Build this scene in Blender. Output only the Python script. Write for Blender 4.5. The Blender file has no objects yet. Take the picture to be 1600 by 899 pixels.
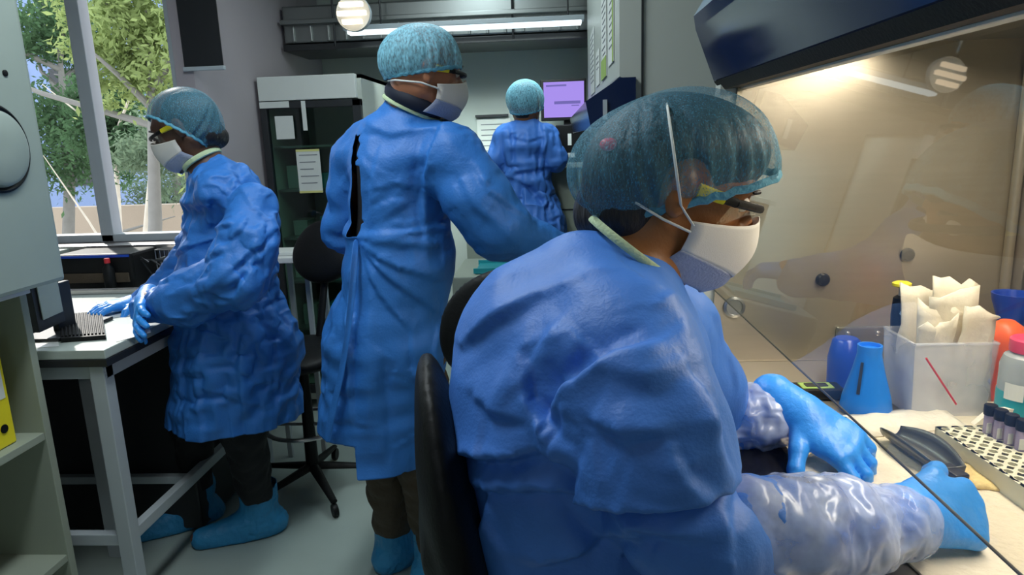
import bpy, bmesh, math, random
import numpy as np
from mathutils import Vector, Matrix
random.seed(7)
rng = np.random.default_rng(7)
scene = bpy.context.scene
C = scene.collection
SKY, SUNP, L1, L2, LCAB, LDAY, L3P = 3.4, 4.0, 23.0, 11.0, 12.0, 3.2, 9.5

# ------------------------------------------------------------------ camera
FPX, CX, CY, CAMH = 1080.0, 800.0, 449.5, 1.45
def _unit(v):
    v = np.array(v, float); return v/np.linalg.norm(v)
_Y = _unit([62, -232.5, FPX]); _D = _unit([187, 5309.5, FPX]); _D = _unit(_D-_Y*(_D@_Y)); _X = np.cross(_D, _Y)
RW = np.array([_X, _Y, -_D])                        # camera axes (right, down, forward) -> world
cam_data = bpy.data.cameras.new('camera'); cam = bpy.data.objects.new('camera', cam_data); C.objects.link(cam)
cam.matrix_world = Matrix([[RW[i, 0], -RW[i, 1], -RW[i, 2], (0, 0, CAMH)[i]] for i in range(3)]+[[0, 0, 0, 1]])
cam_data.sensor_width = 36; cam_data.lens = FPX/1600*36; cam_data.clip_start = .02; cam_data.clip_end = 200
scene.camera = cam
def P(px, py, y):
    """point of the room seen at (px, py) at distance y along the room"""
    r = RW@np.array([px-CX, py-CY, FPX]); return r*(y/r[1])+np.array([0, 0, CAMH])
def PZ(px, py, z):
    r = RW@np.array([px-CX, py-CY, FPX]); return r*((z-CAMH)/r[2])+np.array([0, 0, CAMH])

# ------------------------------------------------------------------ world, exposure, lights
scene.view_settings.view_transform = 'Standard'; scene.view_settings.look = 'None'
scene.view_settings.gamma = 1; scene.view_settings.use_curve_mapping = False
scene.view_settings.exposure = -0.15
world = bpy.data.worlds.new('sky'); scene.world = world; world.use_nodes = True
wn = world.node_tree; wn.nodes.clear()
wo = wn.nodes.new('ShaderNodeOutputWorld'); wb = wn.nodes.new('ShaderNodeBackground')
wb.inputs['Color'].default_value = (.80, .90, 1, 1); wb.inputs['Strength'].default_value = SKY
wn.links.new(wb.outputs[0], wo.inputs[0])
def area(name, loc, size, power, color, rot=(0, 0, 0), spread=180):
    l = bpy.data.lights.new(name, 'AREA'); l.shape = 'RECTANGLE'; l.size, l.size_y = size; l.energy = power; l.color = color
    l.spread = math.radians(spread)
    o = bpy.data.objects.new(name, l); C.objects.link(o); o.location = loc; o.rotation_euler = rot; return o
sun_l = bpy.data.lights.new('sun', 'SUN'); sun_l.energy = SUNP; sun_l.angle = math.radians(1.5); sun_l.color = (1, .95, .86)
sun = bpy.data.objects.new('sun', sun_l); C.objects.link(sun); sun.rotation_euler = (math.radians(-38), math.radians(-42), 0)
area('ceiling_light_near_window', (-.75, 1.30, 2.56), (.25, 1.2), L1, (.88, .97, 1))
area('ceiling_light_aisle', (-.45, 2.95, 2.56), (.25, 1.2), L2, (.80, .97, 1))
area('back_wall_fill', (-.45, 3.88, 2.030), (1.2, .05), L3P, (.85, 1, .96), (math.radians(36), 0, 0), 82)  # fill added to brighten the back wall, set under the light strip
area('cabinet_light', (.74, .98, 1.62), (.14, 1.0), LCAB, (1, .92, .80), (0, math.radians(12), 0))
area('daylight_entrance', (-1.2, -.9, 2.1), (1.6, 1.0), LDAY, (.80, .90, 1), (math.radians(62), 0, math.radians(-26)))

# ------------------------------------------------------------------ materials
def node_mat(name):
    m = bpy.data.materials.new(name); m.use_nodes = True; nt = m.node_tree; nt.nodes.clear()
    out = nt.nodes.new('ShaderNodeOutputMaterial'); return m, nt, out
def mat(name, col, rough=.5, metal=0., var=.12, vscale=12., bump=0., bscale=60., spec=.5, trans=0., sss=0., coat=0., stretch=None, sheen=0., col2=None, crinkle=0., cscale=14.):
    m, nt, out = node_mat(name); b = nt.nodes.new('ShaderNodeBsdfPrincipled'); nt.links.new(b.outputs[0], out.inputs[0])
    tc = nt.nodes.new('ShaderNodeTexCoord'); mp = nt.nodes.new('ShaderNodeMapping'); nt.links.new(tc.outputs['Object'], mp.inputs[0])
    if stretch: mp.inputs['Scale'].default_value = stretch
    n = nt.nodes.new('ShaderNodeTexNoise'); n.inputs['Scale'].default_value = vscale; n.inputs['Detail'].default_value = 5; nt.links.new(mp.outputs[0], n.inputs['Vector'])
    mix = nt.nodes.new('ShaderNodeMix'); mix.data_type = 'RGBA'; nt.links.new(n.outputs[0], mix.inputs['Factor'])
    c2 = col2 or tuple(min(1, c*(1+var)) for c in col)
    c1 = col if col2 else tuple(c*(1-var) for c in col)
    mix.inputs[6].default_value = (*c1, 1); mix.inputs[7].default_value = (*c2, 1)
    nt.links.new(mix.outputs[2], b.inputs['Base Color'])
    b.inputs['Roughness'].default_value = rough; b.inputs['Metallic'].default_value = metal; b.inputs['Specular IOR Level'].default_value = spec
    b.inputs['Transmission Weight'].default_value = trans; b.inputs['Coat Weight'].default_value = coat; b.inputs['Coat Roughness'].default_value = .08
    b.inputs['Sheen Weight'].default_value = sheen
    if sss: b.inputs['Subsurface Weight'].default_value = sss; b.inputs['Subsurface Radius'].default_value = (.01, .004, .002)
    if bump:
        n2 = nt.nodes.new('ShaderNodeTexNoise'); n2.inputs['Scale'].default_value = bscale; n2.inputs['Detail'].default_value = 6; nt.links.new(mp.outputs[0], n2.inputs['Vector'])
        bp = nt.nodes.new('ShaderNodeBump'); bp.inputs['Strength'].default_value = bump; bp.inputs['Distance'].default_value = .01
        nt.links.new(n2.outputs[0], bp.inputs['Height']); nt.links.new(bp.outputs[0], b.inputs['Normal'])
        if crinkle:      # fine paper-like creases of nonwoven cloth
            nw = nt.nodes.new('ShaderNodeTexNoise'); nw.inputs['Scale'].default_value = cscale*.6; nt.links.new(mp.outputs[0], nw.inputs['Vector'])
            va = nt.nodes.new('ShaderNodeVectorMath'); va.operation = 'MULTIPLY_ADD'; va.inputs[1].default_value = (.12, .12, .12); nt.links.new(nw.outputs['Color'], va.inputs[0]); nt.links.new(mp.outputs[0], va.inputs[2])
            vo = nt.nodes.new('ShaderNodeTexVoronoi'); vo.feature = 'SMOOTH_F1'; vo.inputs['Smoothness'].default_value = .25; vo.inputs['Scale'].default_value = cscale; nt.links.new(va.outputs[0], vo.inputs['Vector'])
            b2 = nt.nodes.new('ShaderNodeBump'); b2.inputs['Strength'].default_value = crinkle; b2.inputs['Distance'].default_value = .02
            nt.links.new(vo.outputs['Distance'], b2.inputs['Height']); nt.links.new(b2.outputs[0], bp.inputs['Normal'])
    return m
def gauzy(name, col, open_=.5, scale=90., rough=.6, stretch=(1, 1, 1), contrast=(.35, .65), spec=.3):
    """thin fibrous sheet: fibres of colour with see-through gaps"""
    m, nt, out = node_mat(name); b = nt.nodes.new('ShaderNodeBsdfPrincipled'); b.inputs['Base Color'].default_value = (*col, 1); b.inputs['Roughness'].default_value = rough
    b.inputs['Specular IOR Level'].default_value = spec
    t = nt.nodes.new('ShaderNodeBsdfTransparent'); mx = nt.nodes.new('ShaderNodeMixShader')
    tc = nt.nodes.new('ShaderNodeTexCoord'); mp = nt.nodes.new('ShaderNodeMapping'); mp.inputs['Scale'].default_value = stretch; nt.links.new(tc.outputs['Object'], mp.inputs[0])
    n = nt.nodes.new('ShaderNodeTexNoise'); n.inputs['Scale'].default_value = scale; n.inputs['Detail'].default_value = 4; nt.links.new(mp.outputs[0], n.inputs['Vector'])
    r = nt.nodes.new('ShaderNodeMapRange'); r.inputs['From Min'].default_value = contrast[0]; r.inputs['From Max'].default_value = contrast[1]
    r.inputs['To Min'].default_value = max(0, open_-.28); r.inputs['To Max'].default_value = min(1, open_+.28)
    nt.links.new(n.outputs[0], r.inputs[0]); nt.links.new(r.outputs[0], mx.inputs[0]); nt.links.new(b.outputs[0], mx.inputs[1]); nt.links.new(t.outputs[0], mx.inputs[2])
    bp = nt.nodes.new('ShaderNodeBump'); bp.inputs['Strength'].default_value = .3; bp.inputs['Distance'].default_value = .004; nt.links.new(n.outputs[0], bp.inputs['Height']); nt.links.new(bp.outputs[0], b.inputs['Normal'])
    nt.links.new(mx.outputs[0], out.inputs[0]); return m
def pane_mat(name, tint=(1, 1, 1), refl=1.0, ior=1.5):
    """thin flat glass: clear with a Fresnel reflection"""
    m, nt, out = node_mat(name); t = nt.nodes.new('ShaderNodeBsdfTransparent'); t.inputs[0].default_value = (*tint, 1)
    g = nt.nodes.new('ShaderNodeBsdfGlossy'); g.inputs['Roughness'].default_value = .02; g.inputs['Color'].default_value = (refl, refl, refl, 1)
    f = nt.nodes.new('ShaderNodeFresnel'); f.inputs[0].default_value = ior
    ge = nt.nodes.new('ShaderNodeNewGeometry'); inv = nt.nodes.new('ShaderNodeMath'); inv.operation = 'SUBTRACT'; inv.inputs[0].default_value = 1; nt.links.new(ge.outputs['Backfacing'], inv.inputs[1])
    mu = nt.nodes.new('ShaderNodeMath'); mu.operation = 'MULTIPLY'; nt.links.new(f.outputs[0], mu.inputs[0]); nt.links.new(inv.outputs[0], mu.inputs[1])
    mx = nt.nodes.new('ShaderNodeMixShader'); nt.links.new(mu.outputs[0], mx.inputs[0]); nt.links.new(t.outputs[0], mx.inputs[1]); nt.links.new(g.outputs[0], mx.inputs[2])
    nt.links.new(mx.outputs[0], out.inputs[0]); return m
def emit(name, col, s):
    m, nt, out = node_mat(name); e = nt.nodes.new('ShaderNodeEmission'); e.inputs[0].default_value = (*col, 1); e.inputs[1].default_value = s
    nt.links.new(e.outputs[0], out.inputs[0]); return m
def leaf_mat(name, col):
    m, nt, out = node_mat(name); d = nt.nodes.new('ShaderNodeBsdfDiffuse'); t = nt.nodes.new('ShaderNodeBsdfTranslucent'); mx = nt.nodes.new('ShaderNodeMixShader')
    oi = nt.nodes.new('ShaderNodeTexCoord'); n = nt.nodes.new('ShaderNodeTexNoise'); n.inputs['Scale'].default_value = 2.5; nt.links.new(oi.outputs['Object'], n.inputs['Vector'])
    mix = nt.nodes.new('ShaderNodeMix'); mix.data_type = 'RGBA'; mix.inputs[6].default_value = (*[c*.5 for c in col], 1); mix.inputs[7].default_value = (*[min(1, c*1.5) for c in col], 1)
    nt.links.new(n.outputs[0], mix.inputs['Factor'])
    for s in (d, t): nt.links.new(mix.outputs[2], s.inputs[0])
    mx.inputs[0].default_value = .5; nt.links.new(d.outputs[0], mx.inputs[1]); nt.links.new(t.outputs[0], mx.inputs[2]); nt.links.new(mx.outputs[0], out.inputs[0]); return m

M = {}
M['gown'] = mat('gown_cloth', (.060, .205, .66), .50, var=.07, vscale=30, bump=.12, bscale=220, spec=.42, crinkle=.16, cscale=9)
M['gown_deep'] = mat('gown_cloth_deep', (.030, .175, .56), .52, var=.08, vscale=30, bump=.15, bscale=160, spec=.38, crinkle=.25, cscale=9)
M['oversleeve'] = gauzy('plastic_sleeve', (.60, .70, .92), .50, 18, .24, contrast=(.3, .7), spec=.8)
M['cap'] = gauzy('bouffant_net', (.12, .34, .47), .61, 520, .55, (1, 1, .35), contrast=(.25, .75))
M['cap_light'] = gauzy('bouffant_net_pale', (.22, .52, .66), .32, 200, .55, (1, 1, .4))
M['cap_band'] = mat('cap_elastic', (.09, .32, .46), .6, bump=.5, bscale=150)
M['hair'] = mat('dark_hair', (.012, .010, .012), .45, var=.4, vscale=80, bump=.6, bscale=120, stretch=(1, 1, .2))
M['hair_grey'] = mat('grey_hair', (.13, .11, .10), .5, var=.4, vscale=80, bump=.5, bscale=120)
M['skin_brown'] = mat('brown_skin', (.30, .115, .035), .42, var=.12, vscale=9, bump=.08, bscale=250, sss=.08)
M['skin_tan'] = mat('tan_skin', (.42, .17, .09), .45, var=.12, vscale=9, bump=.08, bscale=250, sss=.1)
M['skin_dark'] = mat('dark_skin', (.12, .055, .035), .45, var=.12, vscale=9, bump=.08, bscale=250, sss=.05)
M['mask'] = mat('mask_fabric', (.80, .76, .70), .7, var=.05, bump=.10, bscale=700)
M['mask_under'] = mat('mask_lower_panel', (.36, .40, .55), .75, var=.05, bump=.3, bscale=260)
M['strap'] = mat('mask_strap', (.78, .80, .76), .6)
M['glove'] = mat('nitrile_glove', (.035, .30, .85), .38, var=.10, vscale=20, bump=.18, bscale=90, spec=.5)
M['shoe'] = mat('shoe_cover', (.03, .27, .55), .5, var=.15, vscale=14, bump=.5, bscale=45)
M['binding'] = mat('neck_binding', (.55, .68, .42), .7, bump=.3, bscale=200)
M['black_cloth'] = mat('black_cloth', (.008, .008, .010), .8, bump=.2)
M['brown_cloth'] = mat('brown_trousers', (.075, .055, .035), .8, bump=.5, bscale=40)
M['navy_cloth'] = mat('navy_collar', (.008, .012, .03), .7)
M['black'] = mat('black_plastic', (.006, .0065, .007), .5, var=.2, bump=.1, bscale=150, spec=.25)
M['black_gloss'] = mat('black_gloss', (.008, .008, .010), .12)
M['yellow'] = mat('yellow_plastic', (.85, .72, .02), .4)
M['steel'] = mat('brushed_steel', (.48, .43, .34), .30, .65, var=.06, vscale=6, bump=.03, bscale=30, stretch=(1, 1, 14))
M['steel_grey'] = mat('grey_steel', (.36, .37, .36), .3, .8, var=.08)
M['cab_white'] = mat('cabinet_enamel', (.52, .55, .50), .4, var=.05, vscale=4)
M['cab_blue'] = mat('cabinet_blue_cover', (.006, .016, .062), .14, var=.08, vscale=3, spec=.5)
M['cab_bevel'] = mat('cabinet_blue_grey', (.14, .22, .30), .35)
M['wall'] = mat('wall_paint', (.55, .60, .56), .75, var=.04, vscale=3, bump=.05)
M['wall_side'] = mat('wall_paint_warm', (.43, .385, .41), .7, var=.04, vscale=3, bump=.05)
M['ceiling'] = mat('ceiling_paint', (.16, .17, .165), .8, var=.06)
M['floor'] = mat('vinyl_floor', (.36, .43, .40), .42, var=.10, vscale=5, bump=.06, bscale=180)
M['bench'] = mat('bench_laminate', (.46, .52, .48), .35, var=.05)
M['dark_edge'] = mat('dark_edging', (.02, .022, .025), .4)
M['frame'] = mat('painted_steel_frame', (.45, .50, .53), .4, var=.05)
M['sash_edge'] = mat('sash_edge_metal', (.16, .14, .11), .35, .6)
M['trough'] = mat('dark_grey_steel', (.11, .115, .11), .3, .5)
M['alu'] = mat('aluminium', (.6, .58, .57), .3, .9, var=.05)
M['duct'] = mat('galvanised_duct', (.30, .32, .31), .34, .95, var=.15, vscale=3)
M['shelf'] = mat('grey_green_laminate', (.33, .37, .30), .5, var=.05)
M['instr'] = mat('instrument_enamel', (.34, .40, .36), .45, var=.05)
M['white_pl'] = mat('white_plastic', (.75, .76, .74), .35, var=.03)
M['paper'] = mat('paper', (.72, .74, .70), .8, var=.03)
M['ink'] = mat('grey_ink', (.20, .21, .23), .8)
M['liner'] = mat('absorbent_liner', (.74, .66, .50), .8, var=.06, vscale=30, bump=.6, bscale=70)
M['glove_bag'] = mat('paper_pouch', (.80, .74, .60), .6, var=.06, vscale=18, bump=.5, bscale=30)
M['tissue'] = mat('tissue', (.85, .80, .68), .8, bump=.5, bscale=60)
M['blue_pl'] = mat('bright_blue_plastic', (.01, .22, .82), .35, var=.05)
M['deep_blue'] = mat('deep_blue_plastic', (.008, .06, .45), .3, var=.05)
M['orange'] = mat('orange_plastic', (.95, .13, .015), .4)
M['pink'] = mat('pink_cap', (.85, .05, .12), .4)
M['teal_liquid'] = mat('teal_liquid', (.03, .38, .42), .15, trans=.3, coat=.4)
M['bottle_clear'] = mat('cloudy_bottle', (.62, .68, .68), .25, trans=.55, var=.02)
M['clear_pl'] = gauzy('clear_plastic_wall', (.75, .78, .85), .72, 4, .12, spec=.8)
M['red'] = mat('red_plastic', (.6, .03, .04), .4)
M['green'] = mat('green_plastic', (.05, .20, .08), .5)
M['label_green'] = mat('lime_label', (.35, .50, .12), .6)
M['label_yellow'] = mat('yellow_label', (.70, .68, .25), .7)
M['teal'] = mat('teal_plastic', (.02, .30, .34), .4)
M['vial'] = mat('violet_vial', (.55, .45, .62), .2, trans=.4)
M['rackm'] = mat('cream_rack', (.70, .68, .52), .5, var=.05)
M['gauze_y'] = mat('yellow_gauze', (.75, .58, .25), .8, bump=.7, bscale=60)
M['pane'] = pane_mat('clear_pane')
M['sash'] = pane_mat('safety_glass', (.97, .96, .92), ior=1.62)
M['fridge_glass'] = pane_mat('fridge_door_glass', (.62, .76, .70), ior=1.55)
M['screen'] = emit('lit_screen', (.42, .30, .90), 1.05)
M['screen_line'] = emit('lit_screen_line', (.24, .20, .62), .8)
M['lamp'] = emit('lamp_tube', (1, .80, .55), 3.5)
M['lamp_cool'] = emit('lamp_cover', (.8, .95, 1), 2.0)
M['bark'] = mat('pale_bark', (.62, .54, .44), .8, var=.2, bump=.6, bscale=15)
M['bark_dark'] = mat('grey_bark', (.20, .19, .17), .9, var=.2, bump=.6, bscale=15)
M['leaf_a'] = leaf_mat('lime_leaves', (.30, .37, .14)); M['leaf_b'] = leaf_mat('green_leaves', (.08, .15, .07)); M['leaf_c'] = leaf_mat('dull_leaves', (.16, .22, .14))
M['brick'] = mat('buff_wall', (.42, .33, .25), .9, var=.1, vscale=2, bump=.3)
M['render'] = mat('blue_grey_render', (.20, .27, .45), .8, var=.05)
M['ground'] = mat('paving', (.40, .36, .30), .9, var=.15, vscale=2)
# ------------------------------------------------------------------ helpers
def link(name, me, m=None, parent=None):
    o = bpy.data.objects.new(name, me); C.objects.link(o)
    if m is not None: me.materials.append(m)
    if parent is not None: o.parent = parent
    return o
def tag(o, label=None, cat=None, group=None, kind=None):
    if label: o['label'] = label
    if cat: o['category'] = cat
    if group: o['group'] = group
    if kind: o['kind'] = kind
    return o
def empty(name, loc, label=None, cat=None, group=None, rz=0):
    o = bpy.data.objects.new(name, None); C.objects.link(o); o.location = loc; o.rotation_euler = (0, 0, rz); o.empty_display_size = .05
    return tag(o, label, cat, group)
class MB:
    """collects shapes in one mesh"""
    def __init__(s): s.bm = bmesh.new()
    def box(s, lo, hi, bev=0., R=None, at=None):
        lo = Vector(lo); hi = Vector(hi); r = bmesh.ops.create_cube(s.bm, size=1.0); vs = r['verts']
        for v in vs: v.co = Vector(((lo[i]+hi[i])/2+v.co[i]*(hi[i]-lo[i]) for i in range(3)))
        if bev > 0:
            es = list({e for v in vs for e in v.link_edges}); rb = bmesh.ops.bevel(s.bm, geom=es, offset=bev, segments=2, affect='EDGES', profile=.6); vs = list({v for f in rb['faces'] for v in f.verts}|{v for v in vs if v.is_valid})
        if R is not None:
            at = Vector(at) if at is not None else (lo+hi)/2
            for v in vs: v.co = at+R@(v.co-at)
        return s
    def tube(s, pts, r, n=10, caps=True, flat=1.0):
        pts = [Vector(p) for p in pts]; rs = r if hasattr(r, '__len__') else [r]*len(pts); rings = []; up = None
        for i, p in enumerate(pts):
            d = (pts[min(i+1, len(pts)-1)]-pts[max(i-1, 0)]).normalized()
            if up is None: up = Vector((0, 0, 1)) if abs(d.z) < .9 else Vector((1, 0, 0))
            a = d.cross(up).normalized(); b = a.cross(d).normalized(); up = b
            rings.append([s.bm.verts.new(p+a*math.cos(2*math.pi*k/n)*rs[i]+b*math.sin(2*math.pi*k/n)*rs[i]*flat) for k in range(n)])
        for q in range(len(rings)-1):
            for k in range(n): s.bm.faces.new((rings[q][k], rings[q][(k+1) % n], rings[q+1][(k+1) % n], rings[q+1][k]))
        if caps: s.bm.faces.new(rings[0][::-1]); s.bm.faces.new(rings[-1])
        return s
    def lathe(s, c, prof, n=24, axis=(0, 0, 1)):
        c = Vector(c); q = Vector((0, 0, 1)).rotation_difference(Vector(axis)); rings = []
        for r, z in prof: rings.append([s.bm.verts.new(c+q@Vector((r*math.cos(2*math.pi*k/n), r*math.sin(2*math.pi*k/n), z))) for k in range(n)])
        for a in range(len(rings)-1):
            for k in range(n): s.bm.faces.new((rings[a][k], rings[a][(k+1) % n], rings[a+1][(k+1) % n], rings[a+1][k]))
        s.bm.faces.new(rings[0][::-1]); s.bm.faces.new(rings[-1]); return s
    def prism(s, poly, d):
        """poly: 3D points of one face; d: extrusion vector"""
        d = Vector(d); a = [s.bm.verts.new(Vector(p)) for p in poly]; b = [s.bm.verts.new(Vector(p)+d) for p in poly]; n = len(a)
        s.bm.faces.new(a[::-1]); s.bm.faces.new(b)
        for k in range(n): s.bm.faces.new((a[k], a[(k+1) % n], b[(k+1) % n], b[k]))
        return s
    def quad(s, pts): s.bm.faces.new([s.bm.verts.new(Vector(p)) for p in pts]); return s
    def build(s, name, m, parent=None, smooth=False, origin=None):
        bmesh.ops.recalc_face_normals(s.bm, faces=s.bm.faces[:])
        me = bpy.data.meshes.new(name)
        if origin is not None:
            for v in s.bm.verts: v.co -= Vector(origin)
        s.bm.to_mesh(me); s.bm.free()
        if smooth:
            for p in me.polygons: p.use_smooth = True
            me.set_sharp_from_angle(angle=math.radians(40))
        o = link(name, me, m, parent)
        if origin is not None: o.location = origin
        return o
def pt(name, mb, m, root, smooth=False):
    """part: world-space mesh parented to a root Empty that may be moved and turned"""
    o = mb.build(name, m, None, smooth)
    w = Matrix.LocRotScale(root.location, root.rotation_euler, None) if root.parent is None else None
    o.parent = root
    if w is not None: o.matrix_parent_inverse = w.inverted()
    return o

# ---- implicit surfaces: rounded cones and ellipsoids blended, meshed with surface nets
def cone(a, b, ra, rb, k=.03): return ('c', np.array(a, float), np.array(b, float), ra, rb, k)
def ell(c, r, Rm=None, k=.03, sub=False): return ('e', np.array(c, float), np.array(r, float), np.eye(3) if Rm is None else np.array(Rm, float), k, sub)
def bend(pts, rs, k=.03): return [cone(pts[i], pts[i+1], rs[i], rs[i+1], k) for i in range(len(pts)-1)]
def grow(prims, d):
    return [('c', q[1], q[2], q[3]+d, q[4]+d, q[5]) if q[0] == 'c' else ('e', q[1], q[2]+(0 if q[5] else d), q[3], q[4], q[5]) for q in prims]
def sdf(prims, p):
    F = None
    for q in prims:
        if q[0] == 'c':
            _, a, b, ra, rb, k = q; ba = b-a; pa = p-a; h = np.clip(pa@ba/max(ba@ba, 1e-9), 0, 1); d = np.linalg.norm(pa-h[:, None]*ba, axis=1)-(ra+(rb-ra)*h); sub = False
        else:
            _, c, r, Rm, k, sub = q; x = (p-c)@Rm.T; k0 = np.linalg.norm(x/r, axis=1); k1 = np.linalg.norm(x/(r*r), axis=1)+1e-9; d = k0*(k0-1)/k1
        if F is None: F = d; continue
        if sub: h = np.maximum(k-np.abs(F+d), 0)/k; F = np.maximum(F, -d)+h*h*k*.25
        else: h = np.maximum(k-np.abs(F-d), 0)/k; F = np.minimum(F, d)-h*h*k*.25
    return F
def bounds(prims, m=.03):
    lo = np.full(3, 1e9); hi = -lo
    for q in prims:
        if q[0] == 'c':
            for a, r in ((q[1], q[3]), (q[2], q[4])): lo = np.minimum(lo, a-r); hi = np.maximum(hi, a+r)
        elif not q[5]: r = q[2].max(); lo = np.minimum(lo, q[1]-r); hi = np.maximum(hi, q[1]+r)
    return lo-m, hi+m
def nets(prims, res, lo=None, hi=None):
    bl, bh = bounds(prims); lo = bl if lo is None else np.maximum(bl, lo); hi = bh if hi is None else np.minimum(bh, hi)
    B = 8; nb = np.ceil((hi-lo)/res/B).astype(int)+1; N = nb*B
    cs = (np.stack(np.meshgrid(*[np.arange(n) for n in nb], indexing='ij'), -1).reshape(-1, 3))
    cen = lo+(cs*B+B/2)*res; dc = sdf(prims, cen); act = np.abs(dc) < B*res*1.3+.02
    F = np.repeat(np.repeat(np.repeat(np.where(dc > 0, 1., -1.).reshape(nb), B, 0), B, 1), B, 2).astype(np.float32)
    loc = np.stack(np.meshgrid(*[np.arange(B)]*3, indexing='ij'), -1).reshape(-1, 3); ab = cs[act]
    for i in range(0, len(ab), 400):
        idx = (ab[i:i+400, None, :]*B+loc[None]).reshape(-1, 3); F[idx[:, 0], idx[:, 1], idx[:, 2]] = sdf(prims, lo+idx*res)
    S = F < 0; c = [S[i:N[0]-1+i, j:N[1]-1+j, k:N[2]-1+k] for i in (0, 1) for j in (0, 1) for k in (0, 1)]
    sm = sum(x.astype(np.int8) for x in c); mixed = (sm > 0) & (sm < 8); ci = np.argwhere(mixed); vid = np.full(mixed.shape, -1, int); vid[mixed] = np.arange(len(ci))
    acc = np.zeros((len(ci), 3)); cnt = np.zeros(len(ci))
    for ax in range(3):
        o1, o2 = [a for a in range(3) if a != ax]
        for u in (0, 1):
            for w in (0, 1):
                a = ci.copy(); a[:, o1] += u; a[:, o2] += w; b = a.copy(); b[:, ax] += 1
                fa = F[a[:, 0], a[:, 1], a[:, 2]]; fb = F[b[:, 0], b[:, 1], b[:, 2]]; x = (fa < 0) != (fb < 0); t = np.where(x, fa/np.where(x, fa-fb, 1), 0)
                q = a.astype(float); q[:, ax] += t; acc[x] += q[x]; cnt[x] += 1
    V = lo+acc/cnt[:, None]*res; Q = []
    for ax in range(3):
        o1, o2 = (ax+1) % 3, (ax+2) % 3; sl = [slice(None)]*3; sl[ax] = slice(0, -1); s2 = list(sl); s2[ax] = slice(1, None)
        d = S[tuple(sl)] != S[tuple(s2)]; e = np.argwhere(d); e = e[(e[:, o1] > 0) & (e[:, o2] > 0) & (e[:, o1] < N[o1]-1) & (e[:, o2] < N[o2]-1)]
        g = []
        for u, w in ((0, 0), (-1, 0), (-1, -1), (0, -1)):
            a = e.copy(); a[:, o1] += u; a[:, o2] += w; g.append(vid[a[:, 0], a[:, 1], a[:, 2]])
        g = np.stack(g, 1); ins = S[e[:, 0], e[:, 1], e[:, 2]]; g[~ins] = g[~ins][:, ::-1]; Q.append(g[(g >= 0).all(1)])
    return V, np.concatenate(Q)
def to_mesh(name, V, Q, m, parent=None, sub=0, smooth=True, solid=0., dec=0.):
    me = bpy.data.meshes.new(name); me.from_pydata(V.tolist(), [], Q.tolist()); me.update()
    me.polygons.foreach_set('use_smooth', [smooth]*len(me.polygons))
    o = link(name, me, m, parent)
    if dec: q = o.modifiers.new('facets', 'DECIMATE'); q.ratio = dec; q.use_collapse_triangulate = False
    if sub: q = o.modifiers.new('subdivision', 'SUBSURF'); q.levels = q.render_levels = sub
    if solid: q = o.modifiers.new('thickness', 'SOLIDIFY'); q.thickness = solid; q.offset = 0
    return o
def cut(V, Q, keep):
    """drop faces that have a vertex where keep is False"""
    f = keep[Q].all(1); Q = Q[f]; used = np.unique(Q); mp = np.full(len(V), -1); mp[used] = np.arange(len(used)); return V[used], mp[Q]
def blob(name, prims, res, m, parent=None, sub=0): V, Q = nets(prims, res); return to_mesh(name, V, Q, m, parent, sub)
def crumple(V, Q, core, ease=1.08, iters=90, bendk=.25, grav=.0006, maxout=.035, minin=.0, seed=1, nf=3.0, namp=.006, pin=None):
    """relax cloth that has more length than the body under it, so that it buckles into folds"""
    r = np.random.default_rng(seed); V0 = V.copy(); V = V.copy(); n = len(V)
    E = np.concatenate([Q[:, [0, 1]], Q[:, [1, 2]], Q[:, [2, 3]], Q[:, [3, 0]]]); D = np.concatenate([Q[:, [0, 2]], Q[:, [1, 3]]])
    E = np.unique(np.sort(E, 1), axis=0); A = np.concatenate([E, D]); L = np.linalg.norm(V[A[:, 0]]-V[A[:, 1]], axis=1)
    wv = [(r.normal(size=3)*r.uniform(6, 22), r.uniform(0, 6.3)) for _ in range(10)]
    fld = sum(np.sin(V@w+p) for w, p in wv)/3.2; mid = fld[A].mean(1); L = L*(1+(ease-1)*(1+.5*mid))
    deg = np.bincount(A.ravel(), minlength=n)+1e-9; dE = np.bincount(E.ravel(), minlength=n)+1e-9
    wv2 = [(r.normal(size=3)*r.uniform(20, 60), r.uniform(0, 6.3)) for _ in range(12)]
    V += r.normal(size=V.shape)*.0008
    e = 1e-3; g = np.stack([sdf(core, V0+np.eye(3)[a]*e)-sdf(core, V0-np.eye(3)[a]*e) for a in range(3)], 1); g /= np.linalg.norm(g, axis=1)[:, None]+1e-9
    V += g*(namp*sum(np.sin(V0@w+p) for w, p in wv2)/3.5)[:, None]
    for it in range(iters):
        V[:, 2] -= grav
        for _ in range(3):
            d = V[A[:, 1]]-V[A[:, 0]]; l = np.linalg.norm(d, axis=1)+1e-9; c = d*((l-L)/l*.5)[:, None]; acc = np.zeros_like(V)
            for a in range(3): acc[:, a] = np.bincount(A[:, 0], c[:, a], n)-np.bincount(A[:, 1], c[:, a], n)
            V += acc/deg[:, None]*1.6
        lap = np.zeros_like(V)
        for a in range(3): lap[:, a] = (np.bincount(E[:, 0], V[E[:, 1], a], n)+np.bincount(E[:, 1], V[E[:, 0], a], n))/dE-V[:, a]
        V += lap*bendk
        if it % 3 == 0 or it == iters-1:
            s = sdf(core, V); gg = np.stack([sdf(core, V+np.eye(3)[a]*e)-s for a in range(3)], 1); gg /= np.linalg.norm(gg, axis=1)[:, None]+1e-9
            V += gg*(np.maximum(minin-s, 0)-np.maximum(s-maxout, 0))[:, None]
        if pin is not None: V[pin] = V0[pin]
    return V
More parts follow.
